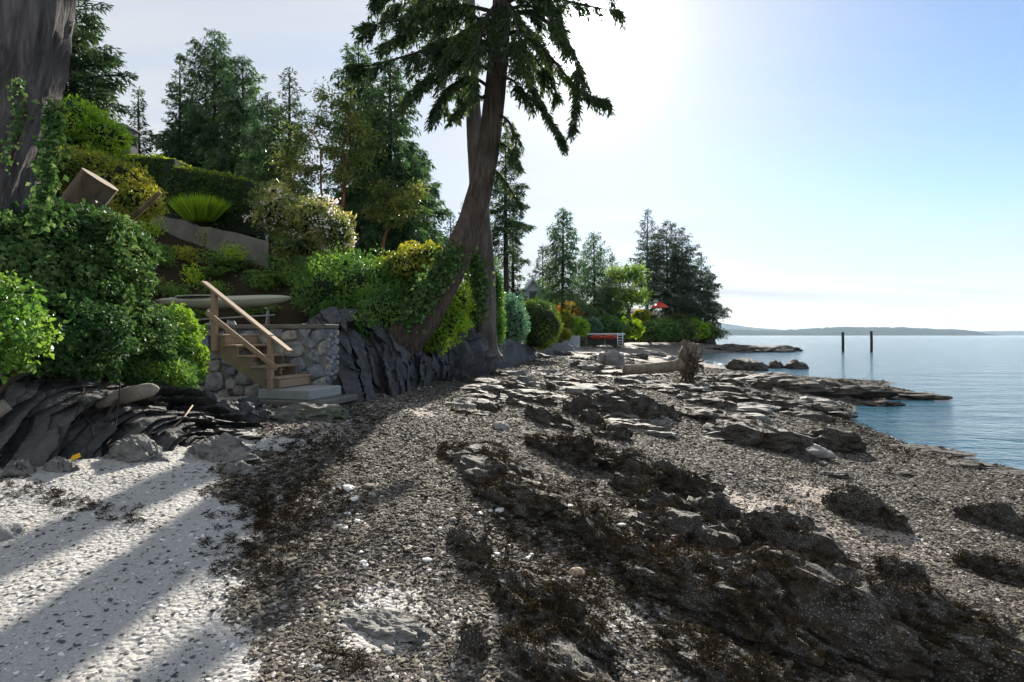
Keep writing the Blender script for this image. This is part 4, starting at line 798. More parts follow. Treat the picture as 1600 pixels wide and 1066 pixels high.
pshrub('leafy_shrub', 'wide fresh green bush overhanging the slate bluff', 'shrub', [(560, 455, 15.4, 74, 50, 1.1), (505, 460, 14.6, 34, 44, .8), (590, 490, 14.2, 44, 46, .7), (555, 520, 13.2, 36, 32, .4), (640, 445, 16.4, 44, 36, .8), (530, 420, 16.0, 46, 22, .8), (520, 495, 13.4, 26, 24, .4)], 34000, .085, M_GRN, 451, W=.5, lump=.5, freq=3.0, depth=.55, base=P(570, 530, 14.0))
pshrub('leafy_shrub', 'yellow-green bush glowing behind the curved trunk', 'shrub', [(660, 405, 16.5, 44, 24, .8), (630, 420, 16, 40, 24, .8), (690, 425, 16.5, 22, 26, .6)], 7000, .10, M_YEL, 452, W=.5, lump=.3, base=P(655, 450, 16.5))
pshrub('leafy_shrub', 'bright bush tucked under the curve of the leaning trunk', 'shrub', [(690, 505, 15.6, 34, 38, .6), (715, 470, 16, 22, 30, .5), (722, 505, 16, 14, 12, .4), (668, 530, 15.2, 24, 20, .4)], 8000, .09, M_LIME, 453, W=.4, lump=.35, base=P(690, 545, 15.7))
pshrub('columnar_conifer', 'narrow upright conifer touching the straight grey trunk', 'conifer', [(772, 470, 21, 15, 66, .5), (775, 510, 20.5, 14, 30, .5)], 7000, .12, M_GRN, 454, W=.3, lump=.2, base=P(772, 545, 21))
pshrub('leafy_shrub', 'blue-green bush next to the narrow conifer', 'shrub', [(802, 505, 26, 24, 38, .9), (795, 485, 26.5, 14, 26, .7)], 6000, .14, M_BLUE, 455, W=.4, lump=.28, base=P(803, 546, 26))
pshrub('clipped_bush', 'big rounded clipped bush at the edge of the beach', 'shrub', [(843, 508, 30, 32, 37, 1.3), (832, 490, 30.5, 20, 22, 1)], 11000, .13, M_HEDGE, 456, W=.35, lump=.1, depth=.2, corek=.85, base=P(845, 546, 30))
# small plants scattered on the bare slope
M_FERN = leafmat('fern_fronds', (.02, .055, .012), (.05, .11, .02), (.10, .17, .03), .4, .45)
def fern(label, px, py, hpx, seed, mat=M_FERN, group='plants on the bare slope', Y=None, nf=12):
    rg = np.random.default_rng(seed); g = hit(px, py) if Y is None else P(px, py, Y); h = hpx/F*g[1]; o = empty('fern', g, label, 'fern', group); Pp, Dd = [], []; pt = []
    for i in range(nf):
        az = rg.random()*6.283; out_ = np.array([math.cos(az), math.sin(az), 0]); s_ = np.linspace(.08, 1, 14); c = out_*(s_*h*.75)[:, None]+ZU*(h*(1.15*s_-.75*s_**2.2))[:, None]; pt.append(tube(c[::3], .006, 3, False))
        sd_ = np.cross(ZU, out_)
        for sg in (-1, 1): Pp.append(c); Dd.append(np.tile(sd_*sg+out_*.5-ZU*.2, (14, 1)))
    Pp = np.vstack(Pp); Dd = np.vstack(Dd); n = len(Pp); foliage('fronds', Pp, Dd, nrm(np.tile(ZU, (n, 1))+.3*rdir(rg, n)), h*.26*(.5+rg.random(n)*.6), h*.075, rg.random(n), mat, o); link('stem', mesh_np('stem', *join(pt)), M_TWIG, o)
def sprig(label, px, py, hpx, wpx, seed, mat=M_GRN, n=500, L=.07, group='plants on the bare slope'):
    g = hit(px, py); Y = g[1]; h = hpx/F*Y; r = wpx/F*Y/2
    o = shrub('garden_plant', label, 'plant', [(g[0], g[1], g[2]+h*.6, r, r*.8, h*.42), (g[0]+r*.4, g[1], g[2]+h*.35, r*.7, r*.6, h*.3)], n, L, mat, seed, group, W=.5, corek=.15, lump=.4, depth=.9, base=g)
sprig('upright yellow-green plant on the slope right of the ivy bank', 215, 415, 50, 50, 501, M_YEL, 700)
sprig('slender plant standing alone on the bare earth above the kayak', 300, 452, 42, 28, 502, M_LIME, 500)
sprig('reddish young plant close above the left tip of the kayak', 240, 462, 34, 40, 503, M_ARB, 400)
sprig('bushy plant under the right end of the retaining wall', 385, 405, 36, 60, 504, M_GRN, 800)
sprig('round dark shrub below the rhododendron', 440, 400, 44, 62, 505, M_GRN, 1400)
sprig('light sprig leaning on the concrete retaining wall', 322, 388, 34, 44, 506, M_YEL, 260)
sprig('leafy clump between the kayak tip and the wide green bush', 478, 470, 60, 46, 507, M_GRN, 1200)
sprig('low plant at the foot of the golden bush', 240, 350, 30, 30, 508, M_LIME, 400)
sprig('low leaves under the kayak rack', 400, 500, 24, 70, 509, M_GRN, 700)
sprig('small bright weed between rack and ivy hummock', 300, 500, 22, 50, 510, M_GRN, 500)
sprig('broad-leaved plant just right of the sawn log', 232, 372, 30, 44, 540, M_LIME, 700)
sprig('dark leafy plant under the golden bush', 250, 420, 34, 44, 541, M_GRN, 700)
sprig('green clump in the middle of the slope above the kayak', 330, 420, 30, 60, 542, M_GRN, 700)
sprig('yellowish weed halfway up the bare slope', 290, 415, 26, 40, 543, M_YEL, 700)
sprig('leafy plant at the right edge of the bare slope', 430, 430, 36, 60, 544, M_GRN, 700)
sprig('small plant just above the handrail', 335, 465, 26, 44, 545, M_GRN, 700)
sprig('spreading plant right below the mossy fallen log', 450, 450, 34, 60, 546, M_GRN, 700)
sprig('pale weed close under the concrete retaining wall', 360, 408, 26, 50, 547, M_LIME, 700)
sprig('low plant behind the kayak stern', 270, 470, 26, 50, 548, M_GRN, 700)
sprig('bushy plant above the right tip of the kayak', 405, 455, 30, 60, 549, M_GRN, 700)
for i, (lab, px, py, hp) in enumerate([('arching fern in the middle of the bare slope', 340, 440, 34), ('fern right under the retaining wall', 262, 398, 26), ('fern just left of the mossy fallen log', 372, 425, 34), ('fern above the middle of the kayak', 350, 420, 28), ('dark fern at the right end of the kayak', 440, 450, 36), ('fern below the mossy fallen log', 410, 440, 34), ('fern at the upper left of the bare slope', 285, 400, 24), ('fern close to the handrail top', 318, 440, 22), ('fern among the dark leaves near the rhododendron foot', 460, 425, 30)]):
    fern(lab, px, py, hp, 520+i)
# wood lying on the slope
M_LOG = barkmat('weathered_log', (.10, .085, .07), (.30, .26, .21), 5, .3, .02); M_MOSSLOG = barkmat('mossy_log', (.05, .04, .02), (.13, .11, .05), 5, .3, .03); M_CUT = barkmat('sawn_log_side', (.05, .034, .024), (.15, .115, .085), 6, .3, .03)
g1_, g2_ = hit(388, 402), hit(478, 424); tag(mktube('fallen_log', spline([g1_+ZU*.05, (g1_+g2_)/2+ZU*.16, g2_+ZU*.02], 14), np.linspace(.09, .14, 14), 12, M_MOSSLOG), 'mossy fallen log lying across the bare slope', 'log')
gp = hit(473, 402); tag(mktube('tree_stump', [gp-ZU*.1, gp+ZU*.15, gp+np.array([-.08, 0, .42])], [.11, .1, .09], 10, M_LOG), 'short grey stump below the rhododendron', 'stump')
ax = nrm(np.array([.57, .06, .81])); te = P(158, 281, 8.4); sl_o = empty('sawn_log', te-ax*.7, 'thick sawn log end tilted up out of the ivy', 'log'); so_ = np.array(sl_o.location)
V, Q = tube(np.array([te-ax*.9, te-ax*.5, te-ax*.2, te])-so_, [.23, .245, .25, .255], 40, False, lambda u, th: .03*np.sin(th*3+1)+.02*np.sin(th*7)+.012*np.sin(th*17)); link('log_side', mesh_np('log_side', V, Q, None, True), M_CUT, sl_o)
ring = V[-40:]; mk('cut_face', np.vstack([ring, ring.mean(0, keepdims=True)]), [(i, (i+1) % 40, 40) for i in range(40)], plain('cut_wood', (.26, .21, .16), .8, .2, .3, 9), sl_o)
tag(mktube('dead_branch', pxpath([(196, 348, 8.9), (218, 330, 8.8), (236, 315, 8.7), (250, 301, 8.6)]), [.05, .045, .04, .03], 8, barkmat('bare_branch', (.12, .085, .05), (.3, .22, .14), 8)), 'bare brown branch sticking up from the ivy edge', 'branch')
pa = P(150, 632, 6.3); pb = P(248, 606, 6.5); V, Q = tube(spline([pa, pa*.5+pb*.5+ZU*.01, pb], 16), np.interp(np.linspace(0, 1, 16), [0, .5, .85, 1], [.05, .085, .075, .02]), 16, True, bark_disp(5, 6, .08))
tag(mk('driftwood_log', V, fixq(V, Q), M_LOG, None, True), 'splintered grey log jutting from under the ivy bank', 'log')
pa = P(-30, 655, 5.3); pb = P(12, 632, 5.4); V, Q = tube(np.array([pa, (pa+pb)/2, pb]), [.07, .075, .06], 14, True); tag(mk('driftwood_log', V, fixq(V, Q), M_LOG, None, True), 'end of a log poking in at the left edge', 'log')
rg = np.random.default_rng(61)
ro = empty('exposed_roots', P(80, 640, 6.2), 'tangle of dark exposed roots under the ivy bank', 'roots'); rb_ = np.array(ro.location); parts = []
for i in range(34):
    a_ = P(rg.uniform(-10, 190), rg.uniform(598, 640), rg.uniform(6.2, 6.9)); d_ = np.array([rg.normal()*.25, -.18-.2*rg.random(), -.12-.35*rg.random()]); parts.append(tube(spline([a_-rb_, a_+d_*.5+rg.normal(size=3)*.06-rb_, a_+d_+rg.normal(size=3)*.05-rb_, a_+d_*1.3+rg.normal(size=3)*.1-rb_], 9), np.linspace(rg.uniform(.008, .024), .004, 9), 5, False))
link('root', mesh_np('root', *join(parts), None, True), barkmat('root_bark', (.03, .02, .017), (.07, .05, .042), 10), ro)
vn_ = mktube('vine', pxpath([(195, 690, 6.3), (232, 676, 6.4), (262, 670, 6.5), (290, 662, 6.7), (306, 648, 6.9), (318, 630, 7.3)])-np.array([0, .25, 0]), .009, 5, plain('dry_vine', (.32, .24, .17), .8)); tag(vn_, 'thin pale vine trailing over the slate outcrop', 'vine')
# ------------------------------------------------------------------ rocks of the beach
rk_ = lambda lab, px, py, w_, h_, seed, mat=None, **k: rock(k.pop('name', 'beach_rock'), lab, px, py, w_, h_, mat or M_WEEDROCK, seed, k.pop('group', 'rocks of the beach'), **k)
NEAR = [('large rounded barnacled boulder at the right of the dark ridge', 1228, 868, 165, 92, dict(n=5, weed=.4, aspect=.62, hk=.62, rough=.2, strata=.06)),
 ('weedy rock hump at the upper end of the long dark ridge', 1115, 935, 230, 95, dict(n=5, weed=1, hk=.5)), ('broad weed-covered middle of the long dark ridge', 1310, 975, 290, 120, dict(n=5, weed=1, hk=.5)), ('weedy rock at the lower right corner of the beach', 1520, 1030, 280, 110, dict(n=5, weed=1, hk=.5)),
 ('dark weedy mound left of the tan stone', 845, 945, 190, 75, dict(n=5, weed=1, hk=.42)), ('weed-covered hump right of the tan stone', 1010, 890, 190, 70, dict(n=5, weed=1, hk=.5)), ('narrow dark ledge above the weed-covered hump', 1060, 845, 190, 46, dict(n=5, weed=.8, hk=.6)), ('weedy ledge below the white pebbles', 915, 832, 130, 48, dict(n=4, weed=1, hk=.55)),
 ('black ridge crest nearest the middle of the beach', 890, 712, 130, 32, dict(n=5, weed=.9, hk=.7)), ('second hump of the black ridge crest', 965, 728, 120, 36, dict(n=5, weed=.9, hk=.7)), ('barnacled boulder at the lower end of the black ridge crest', 1055, 765, 115, 46, dict(n=5, weed=.5, hk=.75)),
 ('small rounded rock in the hollow of the ridge', 985, 768, 62, 28, dict(weed=.6)), ('ribbed rock below the small rounded one', 1020, 795, 78, 34, dict(weed=.6)), ('dark boulder between ridge and buff sand', 1120, 812, 84, 42, dict(weed=.5, aspect=.6)),
 ('lone rounded boulder on the gravel toward the water', 1350, 806, 92, 48, dict(n=5, weed=.5, aspect=.62, rough=.2, strata=.05)), ('dark stone with a shadow on the right-hand gravel', 1412, 908, 66, 36, dict(weed=.4, aspect=.7)), ('weedy rock near the right edge below the water', 1565, 822, 84, 36, dict(weed=1)), ('flat weedy rock at the right edge lower down', 1572, 905, 96, 34, dict(weed=1)),
 ('thin dark ledge at the top left of the weed field', 738, 720, 135, 24, dict(weed=.8)), ('long thin ledge below the first one', 770, 748, 150, 24, dict(weed=.8)), ('third ledge of the weed field', 800, 782, 135, 28, dict(weed=1)), ('short dark rock left of the white pebbles', 735, 862, 68, 36, dict(weed=.9)),
 ('black weedy rock at the bottom edge of the beach', 870, 1050, 230, 60, dict(n=5, weed=1, hk=.5)), ('weedy rock patch at the bottom right of centre', 1120, 1040, 180, 60, dict(n=5, weed=1, hk=.45)), ('small dark upright rock by the flat grey slab', 742, 1010, 46, 48, dict(weed=.3, aspect=.7)),
 ('tilted weedy ledge between the two humps', 1180, 905, 150, 50, dict(n=5, weed=1, hk=.5)), ('weedy knob above the large boulder', 1150, 850, 70, 30, dict(weed=.8)), ('long low weedy ledge towards the right edge', 1430, 985, 170, 46, dict(weed=1, hk=.5))]
for i, (lab, px, py, w_, h_, k) in enumerate(NEAR): k.setdefault('aspect', .36); k['hk'] = k.get('hk', .75)*1.3; rk_(lab, px, py+h_*.12, w_*1.15, h_, 601+i, **k)
MID = [('rounded grey boulder at the head of the middle rocks', 855, 664, 82, 34), ('domed boulder behind the rounded grey one', 905, 648, 66, 40), ('small round stone between two boulders', 922, 662, 42, 24), ('low boulder in front of the middle rocks', 950, 682, 66, 24), ('long ribbed rock rising behind the domed boulder', 965, 645, 110, 44), ('dark block in the middle of the rocky belt', 1030, 652, 66, 28), ('long dark ledge across the rocky belt', 1100, 658, 130, 24), ('thick weedy ledge below the long dark one', 1150, 688, 170, 38), ('dark ledge end toward the water', 1285, 694, 120, 34),
 ('weedy rock at the root of the spit', 1130, 614, 110, 30), ('broad rock on the back of the spit', 1205, 604, 150, 32), ('long rock in the middle of the spit', 1295, 612, 170, 28), ('low rock close to the tip of the spit', 1380, 617, 130, 20), ('front rock of the spit', 1185, 632, 110, 22), ('rock left of the spit, below the driftwood', 1080, 628, 95, 24), ('front rock near the spit middle', 1255, 636, 95, 20), ('dark front rock toward the spit tip', 1335, 630, 115, 18), ('last flat rock at the tip of the spit', 1408, 624, 80, 12), ('round boulder right beside the root wad', 1112, 598, 66, 22), ('boulder behind the root wad', 1140, 590, 70, 18),
 ('black hump near the foot of the slate bluff', 792, 606, 62, 26), ('low rib running out from the bluff foot', 735, 645, 70, 14), ('second black hump beyond the first', 842, 630, 60, 24), ('thin rib nearest the bluff', 715, 606, 140, 13), ('thin rib further along the bluff', 810, 616, 150, 13), ('rib past the black humps', 885, 606, 120, 14), ('buff-topped rock in the upper beach', 920, 604, 76, 14), ('small knob in front of the driftwood log', 985, 628, 66, 18), ('low knob left of the driftwood log', 1000, 606, 70, 13), ('weedy rock row end by the far gravel', 1045, 615, 60, 16),
 ('flat rock at the water edge below the golden weed', 1425, 702, 130, 13), ('wet ledge running into the water at right', 1510, 730, 130, 12), ('lone flat stone on the right gravel', 1295, 745, 50, 16), ('thin slab on the right gravel', 1395, 742, 56, 12)]
for i, (lab, px, py, w_, h_) in enumerate(MID): rk_(lab, px, py, w_, h_, 701+i, M_WEEDROCK2 if i > 8 else M_WEEDROCK, weed=.35 if i < 9 else .2, strike=STRIKE if i < 9 else math.radians(-25), n=4, hk=.8 if i < 9 else .42)
rk_('smooth grey slab tilted below the thick ledge', 1240, 702, 95, 18, 760, M_GREYROCK, strata=.03, rough=.12)
rk_('pale triangular boulder left of the driftwood log', 955, 574, 44, 34, 761, M_GREYROCK, strike=.1, aspect=.8, hk=.8, rough=.35, square=.4, n=4)
rk_('flat pale grey slab in the foreground gravel', 602, 982, 140, 50, 762, M_SLATE2, strike=-.35, aspect=.55, hk=.35, rough=.18, n=5)
rk_('round blue-grey stone at the left edge of the sand', -2, 838, 60, 34, 763, M_GREYROCK, strike=.1, aspect=.8, strata=0, rough=.12)
rk_('greenish cobble alone on the middle gravel', 781, 668, 26, 14, 764, M_GREYROCK, strike=.1, aspect=.8, strata=0, rough=.12)
rk_('tan cobble beside the dark weedy mound', 902, 902, 28, 18, 765, rockmat('tan_stone', (.28, .2, .13), (.45, .36, .26), sc=5), strike=.3, aspect=.8, strata=0, rough=.15)
rk_('dark squat rock at the foot of the slabs', 340, 655, 60, 34, 766, M_SLATE, strike=.0, aspect=.7, square=.3)
rk_('small block beside the squat rock below the stairs', 408, 658, 36, 22, 767, M_SLATE, strike=.0, aspect=.7, square=.4)
for i, (px, py, w_, h_, lab) in enumerate([(30, 738, 70, 44, 'pale lumpy rock at the far left of the outcrop foot'), (95, 735, 60, 36, 'lumpy rock beside the yellow leaf'), (340, 712, 130, 60, 'jagged ribbed rock at the right end of the outcrop'), (375, 738, 70, 30, 'small ribbed rock lowest on the sand'), (215, 712, 110, 50, 'split rock in the middle of the outcrop foot')]):
    rk_(lab, px, py, w_, h_, 770+i, M_SLATE2, strike=math.radians(-30), aspect=.5, n=5, strata=.13, sfreq=2.6, dip=1.0, hk=.5, rough=.3)
for i, (px, py, w_, h_, lab) in enumerate([(1165, 578, 52, 18, 'largest of the rocks standing in the cove'), (1213, 575, 22, 13, 'small peaked rock in the cove, the middle one'), (1246, 576, 30, 12, 'outermost rock of the three in the cove')]):
    Y = F*CZ/(py-HOR); c = P(px, py, Y); V, T = rock_verts(780+i, 4, w_/F*Y*.52, w_/F*Y*.4, h_/F*Y*.9, strike=.1); tag(link('sea_rock', mesh_np('sea_rock', V, T, None, True), M_WEEDROCK2, None, (c[0], c[1], -.02)), lab, 'rock', 'rocks in the cove')
for i, (px, py, w_, h_, lab) in enumerate([(1180, 551, 110, 13, 'long low rock of the far spit'), (1225, 548, 50, 8, 'tip rock of the far spit'), (1145, 548, 70, 12, 'rock at the root of the far spit'), (830, 560, 60, 10, 'tumbled rock below the round clipped bush'), (870, 556, 50, 9, 'flat tumbled rock by the far wall'), (905, 563, 40, 8, 'small tumbled rock before the far beach')]):
    rk_(lab, px, py, w_, h_, 790+i, M_WEEDROCK2, strike=.1, aspect=.5, Y=None, n=4)
rgb = np.random.default_rng(31)
for i in range(70):
    px = rgb.uniform(720, 1330); lo_ = np.interp(px, [720, 900, 1100, 1330], [592, 575, 596, 612]); hi_ = np.interp(px, [720, 900, 1100, 1330], [640, 668, 690, 660]); py = rgb.uniform(lo_, hi_)
    rk_('low weedy rock in the jumbled belt between bluff and spit', px, py, rgb.uniform(30, 85)*np.interp(py, [570, 680], [.8, 1.2]), rgb.uniform(7, 16), 1000+i, M_WEEDROCK2 if i % 3 else M_SLATE2, group='rocks of the jumbled belt', strike=math.radians(rgb.uniform(-50, -15)), n=3, weed=.15, aspect=rgb.uniform(.35, .6))
for i in range(46):
    px = rgb.uniform(800, 1075); py = rgb.uniform(553, 594)
    rk_('low brown rock strewn over the upper beach before the driftwood', px, py, rgb.uniform(18, 46), rgb.uniform(4, 9), 1100+i, M_WEEDROCK2 if i % 2 else M_SLATE2, group='rocks of the upper beach', strike=math.radians(rgb.uniform(-40, 10)), n=3, aspect=rgb.uniform(.35, .6))
rk_('dark rock under the left foot of the stone wall', 365, 650, 70, 30, 1200, M_SLATE, strike=-.3, aspect=.6, n=4)
rk_('dark rock between ivy hummock and stairs', 320, 640, 60, 34, 1201, M_SLATE, strike=-.3, aspect=.6, n=4)
rk_('small dark rock left of the concrete slabs', 390, 640, 50, 24, 1202, M_SLATE, strike=-.3, aspect=.6, n=4)
rk_('dark rock where the outcrop meets the gravel', 300, 668, 70, 34, 1203, M_SLATE, strike=-.3, aspect=.6, n=4)
# loose cobbles one can pick out on the gravel
rg = np.random.default_rng(88); M_COB = [M_GREYROCK, M_SLATE2, rockmat('brown_stone', (.10, .08, .06), (.22, .18, .14), sc=5), plain('white_pebble', (.66, .65, .62), .6, .3, .08, 20)]
cob = []
for k in range(5): V, T = rock_verts(820+k, 3, 1, .75, .4, rough=.3, strata=0, square=.3); cob.append((V, T))
for i in range(170):
    white = i < 55
    if white: px, py = rg.choice([760, 835, 720, 800, 960, 560]) + rg.normal()*26, rg.choice([880, 845, 800, 750]) + rg.normal()*16
    else: px, py = rg.uniform(430, 1580), 560+rg.random()**.8*490
    g = hits([px], [py])[0]
    if g[2] < .08 or g[1] > 26: continue
    s_ = (rg.uniform(.022, .045) if white else rg.uniform(.02, .05))*(.8 if g[1] < 5 else 1.3); V, T = cob[i % 5]
    o = link('cobble', mesh_np('cobble', rot2(V, rg.random()*6)*s_, T, None, True), M_COB[3] if white else M_COB[int(rg.choice(3))], None, (g[0], g[1], g[2]+s_*.15))
    tag(o, 'white rounded pebble lying loose on the gravel' if white else 'loose dull cobble lying on the gravel', 'stone', 'white pebbles' if white else 'loose cobbles')
# ------------------------------------------------------------------ gravel, shell chips, seaweed (uncountable)
def scatter(name, label, pts, rots, scls, vids, variants, cat=None):
    me = bpy.data.meshes.new(name); me.vertices.add(len(pts)); me.vertices.foreach_set('co', np.asarray(pts, np.float32).ravel())
    for nm, arr in (('rot', rots), ('scl', scls)): at = me.attributes.new(nm, 'FLOAT_VECTOR', 'POINT'); at.data.foreach_set('vector', np.asarray(arr, np.float32).ravel())
    at = me.attributes.new('vid', 'INT', 'POINT'); at.data.foreach_set('value', np.asarray(vids, np.int32))
    o = link(name, me); col = bpy.data.collections.new(name+'_kinds')
    for i, v_ in enumerate(variants): v_.name = '%s_%02d' % (name, i); col.objects.link(v_)
    ng = bpy.data.node_groups.new(name, 'GeometryNodeTree'); ng.interface.new_socket('Geometry', in_out='INPUT', socket_type='NodeSocketGeometry'); ng.interface.new_socket('Geometry', in_out='OUTPUT', socket_type='NodeSocketGeometry')
    A = lambda t_: ng.nodes.new(t_); gi, go, ip, ci = A('NodeGroupInput'), A('NodeGroupOutput'), A('GeometryNodeInstanceOnPoints'), A('GeometryNodeCollectionInfo')
    ci.inputs['Collection'].default_value = col; ci.inputs['Separate Children'].default_value = True; ci.inputs['Reset Children'].default_value = True; ip.inputs['Pick Instance'].default_value = True
    def na(nm, ty): n_ = A('GeometryNodeInputNamedAttribute'); n_.data_type = ty; n_.inputs['Name'].default_value = nm; return n_.outputs['Attribute']
    ng.links.new(gi.outputs[0], ip.inputs['Points']); ng.links.new(ci.outputs[0], ip.inputs['Instance']); ng.links.new(na('rot', 'FLOAT_VECTOR'), ip.inputs['Rotation']); ng.links.new(na('scl', 'FLOAT_VECTOR'), ip.inputs['Scale']); ng.links.new(na('vid', 'INT'), ip.inputs['Instance Index']); ng.links.new(ip.outputs[0], go.inputs[0])
    md = o.modifiers.new('scatter', 'NODES'); md.node_group = ng; tag(o, label, cat, None, 'stuff'); return o
m, t, b, out = newmat('gravel_stone'); oi = N(t, 'ShaderNodeObjectInfo'); v = coords(t)
col = ramp(t, oi.outputs['Random'], [(0, (.028, .025, .021)), (.3, (.07, .06, .049)), (.55, (.125, .105, .082)), (.78, (.19, .162, .125)), (.94, (.29, .25, .20)), (.97, (.5, .48, .45)), (1, (.6, .58, .55))])
t.links.new(mixc(t, mth(t, 'MULTIPLY', noise(t, v, 2, 4), .5), col, (.05, .045, .04)), b.inputs['Base Color']); b.inputs['Roughness'].default_value = .8; b.inputs['Specular IOR Level'].default_value = .2; M_PEB = m
m, t, b, out = newmat('sand_chip'); oi = N(t, 'ShaderNodeObjectInfo')
col = ramp(t, oi.outputs['Random'], [(0, (.03, .03, .032)), (.4, (.07, .07, .07)), (.55, (.12, .10, .085)), (.6, (.5, .48, .46)), (1, (.75, .73, .7))]); t.links.new(col, b.inputs['Base Color']); b.inputs['Roughness'].default_value = .7; M_CHIP = m
pv, cv = [], []
for k in range(6):
    V, T = rock_verts(840+k, 2, 1, .72, .26+.08*(k % 3), rough=.38, strata=0, square=.45); me = mesh_np('pebble', V, T, None, False); me.materials.append(M_PEB); pv.append(bpy.data.objects.new('pebble', me))
    me = mesh_np('chip', V*[1, 1, .6], T, None, False); me.materials.append(M_CHIP); cv.append(bpy.data.objects.new('chip', me))
rg = np.random.default_rng(5); n = 640000
Yp = 2.2*(36/2.2)**(rg.random(n)**.85); Xp = rg.uniform(-1, 1, n)*(Yp*1.02+1.6); Zp = beach_z(Xp, Yp); sm_ = sand_mask(Xp, Yp, Zp); bm_ = buff_mask(Xp, Yp, Zp)
ok = (Zp > .03) & (land_sd(Xp, Yp) < .3) & (rg.random(n) > sm_*1.15) & (rg.random(n) > bm_*.8); k = np.where(ok)[0][:330000]
s_ = (.007+.016*rg.random(len(k))**3)*np.interp(Yp[k], [2, 6, 17, 36], [.8, 1.1, 2.1, 4.2])
scatter('gravel', 'loose grey and brown gravel covering the beach', np.stack([Xp[k], Yp[k], Zp[k]+s_*.12], 1), np.stack([rg.normal(size=len(k))*.3, rg.normal(size=len(k))*.3, rg.random(len(k))*6.3], 1), np.stack([s_*(.8+.7*rg.random(len(k))), s_, s_], 1), rg.integers(0, 6, len(k)), pv)
k = np.where((Zp > .03) & (land_sd(Xp, Yp) < .3) & (rg.random(n) < np.maximum(sm_, bm_)) & (rg.random(n) < .13))[0][:60000]; s_ = (.004+.012*rg.random(len(k))**3)*np.interp(Yp[k], [2, 6, 17], [.9, 1.2, 2])
scatter('shell_debris', 'dark chips and shell fragments strewn over the white sand', np.stack([Xp[k], Yp[k], Zp[k]+s_*.1], 1), np.stack([rg.normal(size=len(k))*.2, rg.normal(size=len(k))*.2, rg.random(len(k))*6.3], 1), np.stack([s_*1.3, s_, s_], 1), rg.integers(0, 6, len(k)), cv)
# seaweed tufts: on the weedy rocks and as a wrack line below the sand
M_WEED = leafmat('seaweed_fronds', (.005, .004, .003), (.016, .012, .007), (.045, .032, .013), .12, .6, 1.3, .15)
wv = []
for k in range(5):
    rg2 = np.random.default_rng(860+k); nb = 26; base_ = rg2.normal(size=(nb, 3))*[.5, .5, .08]; D = nrm(rg2.normal(size=(nb, 3))*[1, 1, .35]+[0, 0, .25]); V, T = leaves(base_, D, nrm(rdir(rg2, nb)+[0, 0, .7]), .6+.9*rg2.random(nb), .10+.09*rg2.random(nb), .5); me = mesh_np('frond', V, T, {'rnd': np.repeat(rg2.random(nb), 4)}); me.materials.append(M_WEED); wv.append(bpy.data.objects.new('frond', me))
WP, WR = [], []
for V, T, amt in ROCKV:
    a, b_, c = V[T[:, 0]], V[T[:, 1]], V[T[:, 2]]; nn = np.cross(b_-a, c-a); ar = np.linalg.norm(nn, axis=1)/2; nz_ = nn[:, 2]/np.maximum(2*ar, 1e-9); Ym = V[:, 1].mean(); wt = ar*(nz_ > .05); dens = amt*np.interp(Ym, [2.5, 6, 12, 20], [620, 330, 70, 20]); q = rg.choice(len(T), int(min(4000, wt.sum()*dens)), p=wt/wt.sum())
    r1, r2 = rg.random(len(q)), rg.random(len(q)); f = r1+r2 > 1; r1[f], r2[f] = 1-r1[f], 1-r2[f]; p = a[q]+(b_-a)[q]*r1[:, None]+(c-a)[q]*r2[:, None]; keep = fbm(p*2.6, 3, 44) > .15-.55*amt; WP.append(p[keep])
for px, py, sx_, sy_, n_ in [(470, 740, 45, 50, 260), (430, 800, 40, 30, 330), (500, 690, 40, 30, 160), (560, 650, 25, 10, 60), (60, 770, 60, 10, 60), (170, 800, 40, 6, 30), (400, 870, 40, 30, 120), (545, 1030, 22, 10, 30), (1330, 665, 30, 14, 120), (1400, 700, 50, 8, 120), (720, 720, 40, 12, 90), (820, 830, 60, 30, 200), (980, 860, 90, 40, 500), (1080, 880, 90, 30, 400), (900, 930, 60, 30, 250), (1250, 930, 120, 40, 500), (880, 780, 90, 30, 300), (1000, 800, 60, 25, 150), (1230, 1020, 100, 30, 300), (760, 900, 30, 20, 60)]:
    a_ = rg.normal(size=(n_, 2))
    WP.append(hits(px+a_[:, 0]*sx_, py+a_[:, 1]*sy_+a_[:, 0]*sx_*.25))
WP = np.vstack(WP); n_ = len(WP); s_ = (.018+.03*rg.random(n_))*np.interp(WP[:, 1], [2.5, 8, 20], [.8, 1.3, 2.6])
scatter('seaweed', 'dark brown seaweed clinging to rocks and lying in a wrack line', WP+[0, 0, .006], np.stack([rg.normal(size=n_)*.3, rg.normal(size=n_)*.3, rg.random(n_)*6.3], 1), np.stack([s_, s_, s_], 1), rg.integers(0, 5, n_), wv, 'seaweed')
